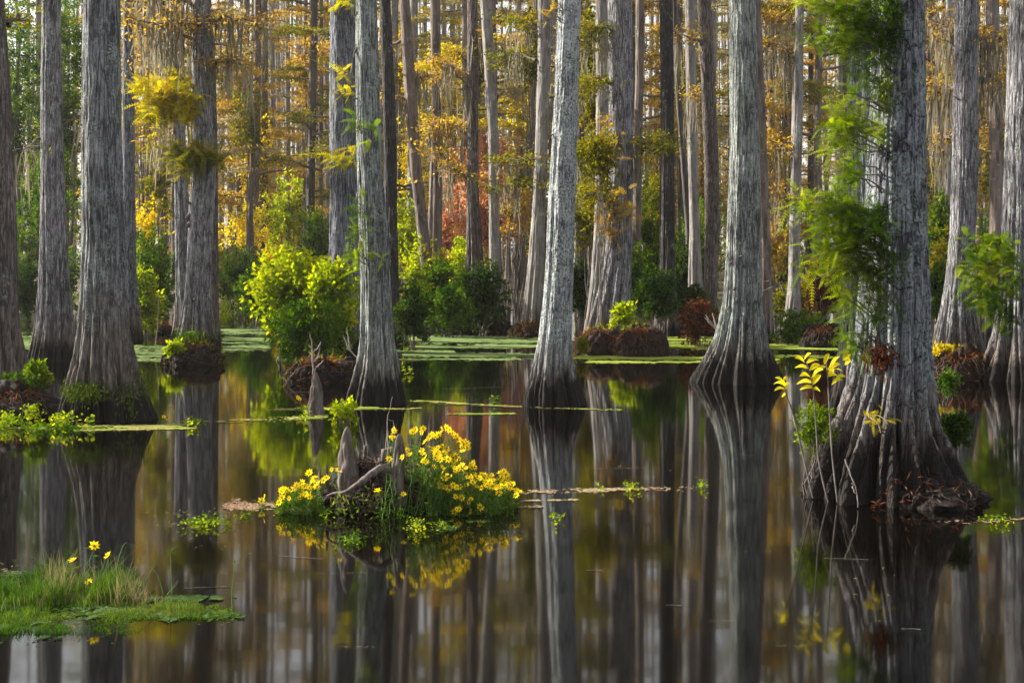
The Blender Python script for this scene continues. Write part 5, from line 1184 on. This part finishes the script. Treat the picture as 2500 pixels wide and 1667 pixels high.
# floating leafy plants, each a clump
def water_plant(label, x0, x1, y, n, seed, h=0.03, L=0.022, mat='bright'):
    rs = np.random.RandomState(seed); D = wD(y); xm = WX((x0 + x1) / 2, D); hw = (x1 - x0) / 2 / F * D
    root = thing('floating_plant', label, 'water plant', (xm, D, 0), 'small leafy plants floating on the water')
    c = np.stack([rs.normal(0, 0.5, n) * hw, rs.normal(0, 0.10, n), h * rs.rand(n) + 0.006], 1)
    d = rdir(n, 0.5, rs) + np.array([0, 0, 0.2])
    quads_obj('leaves', diamonds(c, d, unit(np.array([0, -0.3, 1.0]) + rs.normal(0, 0.35, (n, 3))), L * rs.uniform(0.6, 1.3, n), L * 0.7 * rs.uniform(0.7, 1.3, n)), M[mat], root)
    tb = Tubes(4); 
    for k in range(5): tb.add(curve([rs.uniform(-hw, hw), rs.normal(0, .05), 0.0], [rs.uniform(-hw, hw), rs.normal(0, .05), h], 0.01, 0.003, 5, rs), 0.0015)
    tb.build('stems', M['stem'], root)
for i, (lab, x0, x1, y, n, h, L_, mt_) in enumerate([
    ('trefoil-leaved green plant at the far right end of the brown debris streak', 1700, 1728, 1190, 34, 0.05, 0.026, 'bright'),
    ('green floating plant in the middle of the debris streak right of the island', 1518, 1568, 1196, 60, 0.04, 0.024, 'bright'),
    ('small green sprig on the debris streak, left of the larger green plant', 1455, 1475, 1196, 16, 0.03, 0.02, 'bright'),
    ('tiny twin green floating leaves right below the debris streak', 1340, 1378, 1266, 26, 0.02, 0.024, 'bright'),
    ('broad green leaf raft left of the flower island, near the brown streak', 440, 560, 1280, 190, 0.03, 0.026, 'spray'),
    ('smaller green leaf raft touching the left flowers of the island', 590, 615, 1262, 24, 0.02, 0.022, 'spray'),
    ('dark green leaf raft floating directly below the island peat', 828, 890, 1322, 110, 0.025, 0.022, 'green'),
    ('fresh green plant floating below the right half of the island peat', 990, 1040, 1292, 90, 0.05, 0.020, 'bright'),
    ('flat green leaf raft below the yellow flowers, right end', 1050, 1110, 1284, 60, 0.02, 0.022, 'spray'),
    ('bright weed clump in front of the left buttress of the big left cypress', 120, 190, 1044, 192, 0.128, 0.036, 'bright'),
    ('bright weed clump at the foot of the left edge mound', 60, 95, 1032, 176, 0.17600000000000002, 0.036, 'bright'),
    ('bright weed clump at the very left edge of the water', 0, 28, 1036, 96, 0.128, 0.036, 'bright'),
    ('small weed sprig in front of the hollow of the big left cypress', 212, 232, 1044, 22, 0.10, 0.05, 'bright'),
    ('small green weed patch on the straw streak, left of the slim knee', 455, 492, 1040, 50, 0.08, 0.04, 'bright'),
    ('small green weed on the straw streak just left of the slim knee', 735, 760, 1022, 34, 0.12, 0.04, 'bright'),
    ('lone twin green leaves floating right of the seamed cypress', 978, 1012, 913, 20, 0.10, 0.06, 'bright'),
    ('little green weed with tiny flowers on the streak right of the seamed cypress', 1190, 1230, 990, 30, 0.10, 0.035, 'spray'),
    ('green weed on the debris at the right edge of the water', 2400, 2470, 1276, 50, 0.03, 0.02, 'bright')]):
    water_plant(lab, x0, x1, y, n, 400 + i, h, L_, mt_)

# ------------------------------------------------------------------ grass mat at the lower left
def blades(label, cells, mat, seed, name='grass', kind='stuff', cat='grass'):
    rs = np.random.RandomState(seed); V = []; R = []
    for (x0, x1, y0, y1, n, hh, w) in cells:
        px = rs.uniform(x0, x1, n); py = rs.uniform(y0, y1, n); D = F * H / (py - HY); X = (px - 1250) / F * D
        cl = 0.15 + 0.95 * (vn(X * 7, D * 4, 0, seed) + 0.6 * vn(X * 23, D * 14, 0, seed + 1) + 0.45)
        cl = cl * np.clip(1.15 - 1.1 * np.abs((px - (x0 + x1) / 2) / ((x1 - x0) / 2)) ** 3, 0.1, 1)
        h = hh * rs.uniform(0.4, 1.2, n) * np.clip(cl, 0.2, 1.3)
        a = rs.uniform(0, 2 * PI, n); bend = rs.uniform(0.1, 0.9, n)
        dx = np.stack([np.cos(a), np.sin(a), 0 * a], 1); sd = np.stack([-np.sin(a), np.cos(a), 0 * a], 1)
        b0 = np.stack([X, D, 0 * X - 0.003], 1); K = 3; pv = []
        for k in range(K + 1):
            t = k / K
            c = b0 + dx * (h * bend * t * t)[:, None] + np.array([0, 0, 1.0]) * (h * (t - 0.25 * bend * t * t))[:, None]
            ww = (w * (1 - t) ** 0.7 + 0.0004)
            pv.append((c - sd * ww, c + sd * ww))
        for k in range(K): V.append(np.stack([pv[k][0], pv[k][1], pv[k + 1][1], pv[k + 1][0]], 1)); 
        R += [rs.rand(n)] * 1
    Q = np.concatenate(V)
    tag(quads_obj(name, Q, M[mat], None, None), label, cat, kind=kind)
blades('short bright green grass growing on the floating mat at lower left', [(-120, 350, 1420, 1484, 5600, 0.10, 0.0015), (-140, 230, 1405, 1460, 2200, 0.12, 0.0015), (40, 330, 1412, 1470, 500, 0.17, 0.0013), (330, 570, 1478, 1500, 1700, 0.04, 0.0013), (-60, 345, 1478, 1548, 6500, 0.035, 0.0011), (250, 580, 1490, 1512, 2600, 0.028, 0.001), (180, 350, 1430, 1475, 1500, 0.10, 0.0016), (300, 480, 1470, 1495, 700, 0.035, 0.0013)], 'grass', 91)
blades('dry brownish grass stalks mixed into the lower left mat', [(80, 360, 1430, 1480, 800, 0.17, 0.001), (-20, 130, 1440, 1490, 120, 0.10, 0.001), (330, 420, 1460, 1475, 60, 0.06, 0.001)], 'straw', 92)
# raised mat base
rs = np.random.RandomState(12)
floats('dark soggy peat bits under the lower left grass mat', [(-30, 340, 1448, 1450, 26, 3500), (-20, 590, 1496, 1500, 9, 2500)], 'dgreen', 13, 0.012, 0.8, name='peat_litter', z=0.002)
def sedge(label, paths, D, heads, seed):
    rs = np.random.RandomState(seed); X0 = WX(paths[0][0][0], D)
    root = thing('sedge_plant', label, 'sedge', (X0, D, 0), 'sedges on the lower left mat'); off = np.array([X0, D, 0]); tb = Tubes(4)
    for pth in paths:
        P_ = np.array([PT(a, b_, D) for a, b_ in pth]) - off; u = np.linspace(0, 1, 10); uu = np.linspace(0, 1, len(P_))
        p = np.stack([smooth1(np.interp(u, uu, P_[:, i]), 3) for i in range(3)], 1); p[0] = P_[0]
        tb.add(p, np.linspace(0.0026, 0.0010, 10))
    tb.build('stalks', M['stem'], root)
    LQ = []
    for (hx, hy, s) in heads:
        c = np.tile(PT(hx, hy, D) - off, (12, 1)); a = np.arange(12) * 2 * PI / 12 + rs.normal(0, .2, 12)
        d = np.stack([np.cos(a), np.sin(a), rs.uniform(-0.3, 0.8, 12)], 1)
        LQ.append(diamonds(c, d, np.tile([0, 0, 1.0], (12, 1)), s / F * D * rs.uniform(0.6, 1.3, 12), np.full(12, 0.003)))
    if LQ: quads_obj('seed_head', np.concatenate(LQ), M['grass'], root)
D7 = 6.95
sedge('tall sedge with leafy tuft at its tip, near the pale reflection', [[(420, 1450), (418, 1400), (415, 1345)]], D7 + .1, [(415, 1347, 26)], 1)
sedge('lone sedge stalk with whorled tip standing right of the mat', [[(567, 1500), (565, 1440), (574, 1375)]], D7 - .2, [(574, 1378, 30)], 2)
sedge('arching sedge with drooping flower head above the mat centre', [[(270, 1450), (285, 1380), (300, 1330), (312, 1322)], [(260, 1450), (266, 1400), (262, 1350)], [(400, 1455), (330, 1400), (262, 1348)]], D7 + .25, [(335, 1335, 40), (262, 1352, 22)], 3)
sedge('sedge bending right with loose heads over the mat right half', [[(320, 1455), (360, 1410), (380, 1375)], [(400, 1455), (385, 1400), (350, 1368)], [(315, 1450), (322, 1400), (338, 1380)], [(405, 1455), (430, 1425), (436, 1415)]], D7 + .15, [(380, 1378, 24), (350, 1368, 26)], 4)
sedge('thin sedges with drooping tips at the back of the mat', [[(150, 1430), (160, 1370), (190, 1345)], [(140, 1430), (120, 1380), (90, 1372)], [(210, 1430), (205, 1380), (225, 1360)], [(100, 1430), (80, 1395), (30, 1372)]], D7 + .4, [(180, 1348, 30), (36, 1370, 14)], 5)
sedge('short curved reddish stalks at the left end of the mat', [[(16, 1495), (10, 1455), (4, 1440)], [(4, 1490), (12, 1460), (8, 1450)]], D7 - .2, [], 6)
for i, (a, b_, lb) in enumerate([(230, 1332, 'single yellow daisy highest above the lower left mat'), (178, 1367, 'single yellow daisy above the back of the lower left mat, left of the highest one'), (263, 1355, 'small yellow daisy right of the highest one over the lower left mat'), (217, 1420, 'orange-yellow daisy low in the grass of the lower left mat')]):
    flower_plant(lb, a - 8, D7 + .2, [(a, b_, D7 + .2)], 700 + i, 'yellow daisies on the lower left mat', 0.7)
for i, (a, b_, yb) in enumerate([(400, 1017, 1032), (727, 970, 1000)]):
    flower_plant('small yellow flower above the straw streak, %s' % ['right of the big left cypress', 'left of the slim pointed knee'][i], a, wD(yb), [(a, b_, wD(yb)), (a + 5, b_ + 4, wD(yb))], 720 + i, 'stray yellow flowers by the straw streak', 0.3)

# ------------------------------------------------------------------ haze volume, added to give the far trunks a soft glow
m, nt, out = new_mat('glow_haze')
pv = nt.nodes.new('ShaderNodeVolumePrincipled'); pv.inputs['Color'].default_value = (0.95, 0.93, 0.88, 1); pv.inputs['Density'].default_value = HAZE; pv.inputs['Anisotropy'].default_value = 0.35
nt.links.new(pv.outputs[0], out.inputs['Volume'])
x0, x1, y0, y1, z0, z1 = -190, 190, -26, 310, -2.0, 37
V = [(x, y, z) for z in (z0, z1) for y in (y0, y1) for x in (x0, x1)]
hz = mesh_np('haze', V, [[0, 2, 3, 1], [4, 5, 7, 6], [0, 1, 5, 4], [2, 6, 7, 3], [0, 4, 6, 2], [1, 3, 7, 5]], m, smooth=False)
tag(hz, 'thin haze added round the scene for a soft glow far back', 'added haze', kind='stuff')

# ------------------------------------------------------------------ camera, light, sky
cam = bpy.data.cameras.new('camera'); co = bpy.data.objects.new('camera', cam); COL.objects.link(co)
co.location = (0, 0, H); co.rotation_euler = (PI / 2, 0, 0)
cam.lens = 50; cam.sensor_width = 36; cam.clip_end = 2000; cam.clip_start = 0.1
cam.shift_y = -(1667 / 2 - HY) / 2500.0
sc.camera = co
EL = math.radians(31); PH = math.radians(18)
sd = Vector((-math.cos(PH) * math.cos(EL), math.sin(PH) * math.cos(EL), math.sin(EL)))
sun = bpy.data.lights.new('sun', 'SUN'); sun.energy = 5.0; sun.angle = math.radians(0.6); sun.color = (1.0, 0.93, 0.82)
so = bpy.data.objects.new('sun', sun); COL.objects.link(so); so.rotation_euler = (-sd).to_track_quat('-Z', 'Y').to_euler()
so.location = (-20, 10, 30)
w = bpy.data.worlds.new('World'); sc.world = w; w.use_nodes = True
nt = w.node_tree; nt.nodes.clear()
sky = nt.nodes.new('ShaderNodeTexSky'); sky.sky_type = 'NISHITA'; sky.sun_disc = False; sky.sun_elevation = EL; sky.sun_rotation = math.atan2(sd.x, sd.y)
sky.dust_density = 3.0; sky.air_density = 1.0; sky.ozone_density = 1.0
bgn = nt.nodes.new('ShaderNodeBackground'); bgn.inputs[1].default_value = 0.05
ow_ = nt.nodes.new('ShaderNodeOutputWorld'); tcw = nt.nodes.new('ShaderNodeTexCoord'); cn = nt.nodes.new('ShaderNodeTexNoise'); cn.inputs['Scale'].default_value = 2.2; cn.inputs['Detail'].default_value = 5
nt.links.new(tcw.outputs['Generated'], cn.inputs['Vector'])
cf = ramp(nt, [(0.35, 0.35), (0.62, 0.85)], cn.outputs[0])
nt.links.new(mixc(nt, cf, sky.outputs[0], (9.5, 9.5, 9.6)), bgn.inputs[0]); nt.links.new(bgn.outputs[0], ow_.inputs[0])
sc.view_settings.view_transform = 'Standard'; sc.view_settings.look = 'None'; sc.view_settings.gamma = 1.0
sc.view_settings.exposure = 1.75
sc.cycles.volume_bounces = 0; sc.cycles.volume_max_steps = 64
sc.render.engine = 'CYCLES'
sc.cycles.max_bounces = 6; sc.cycles.diffuse_bounces = 2; sc.cycles.glossy_bounces = 3; sc.cycles.transmission_bounces = 3; sc.cycles.transparent_max_bounces = 4
sc.cycles.use_denoising = True
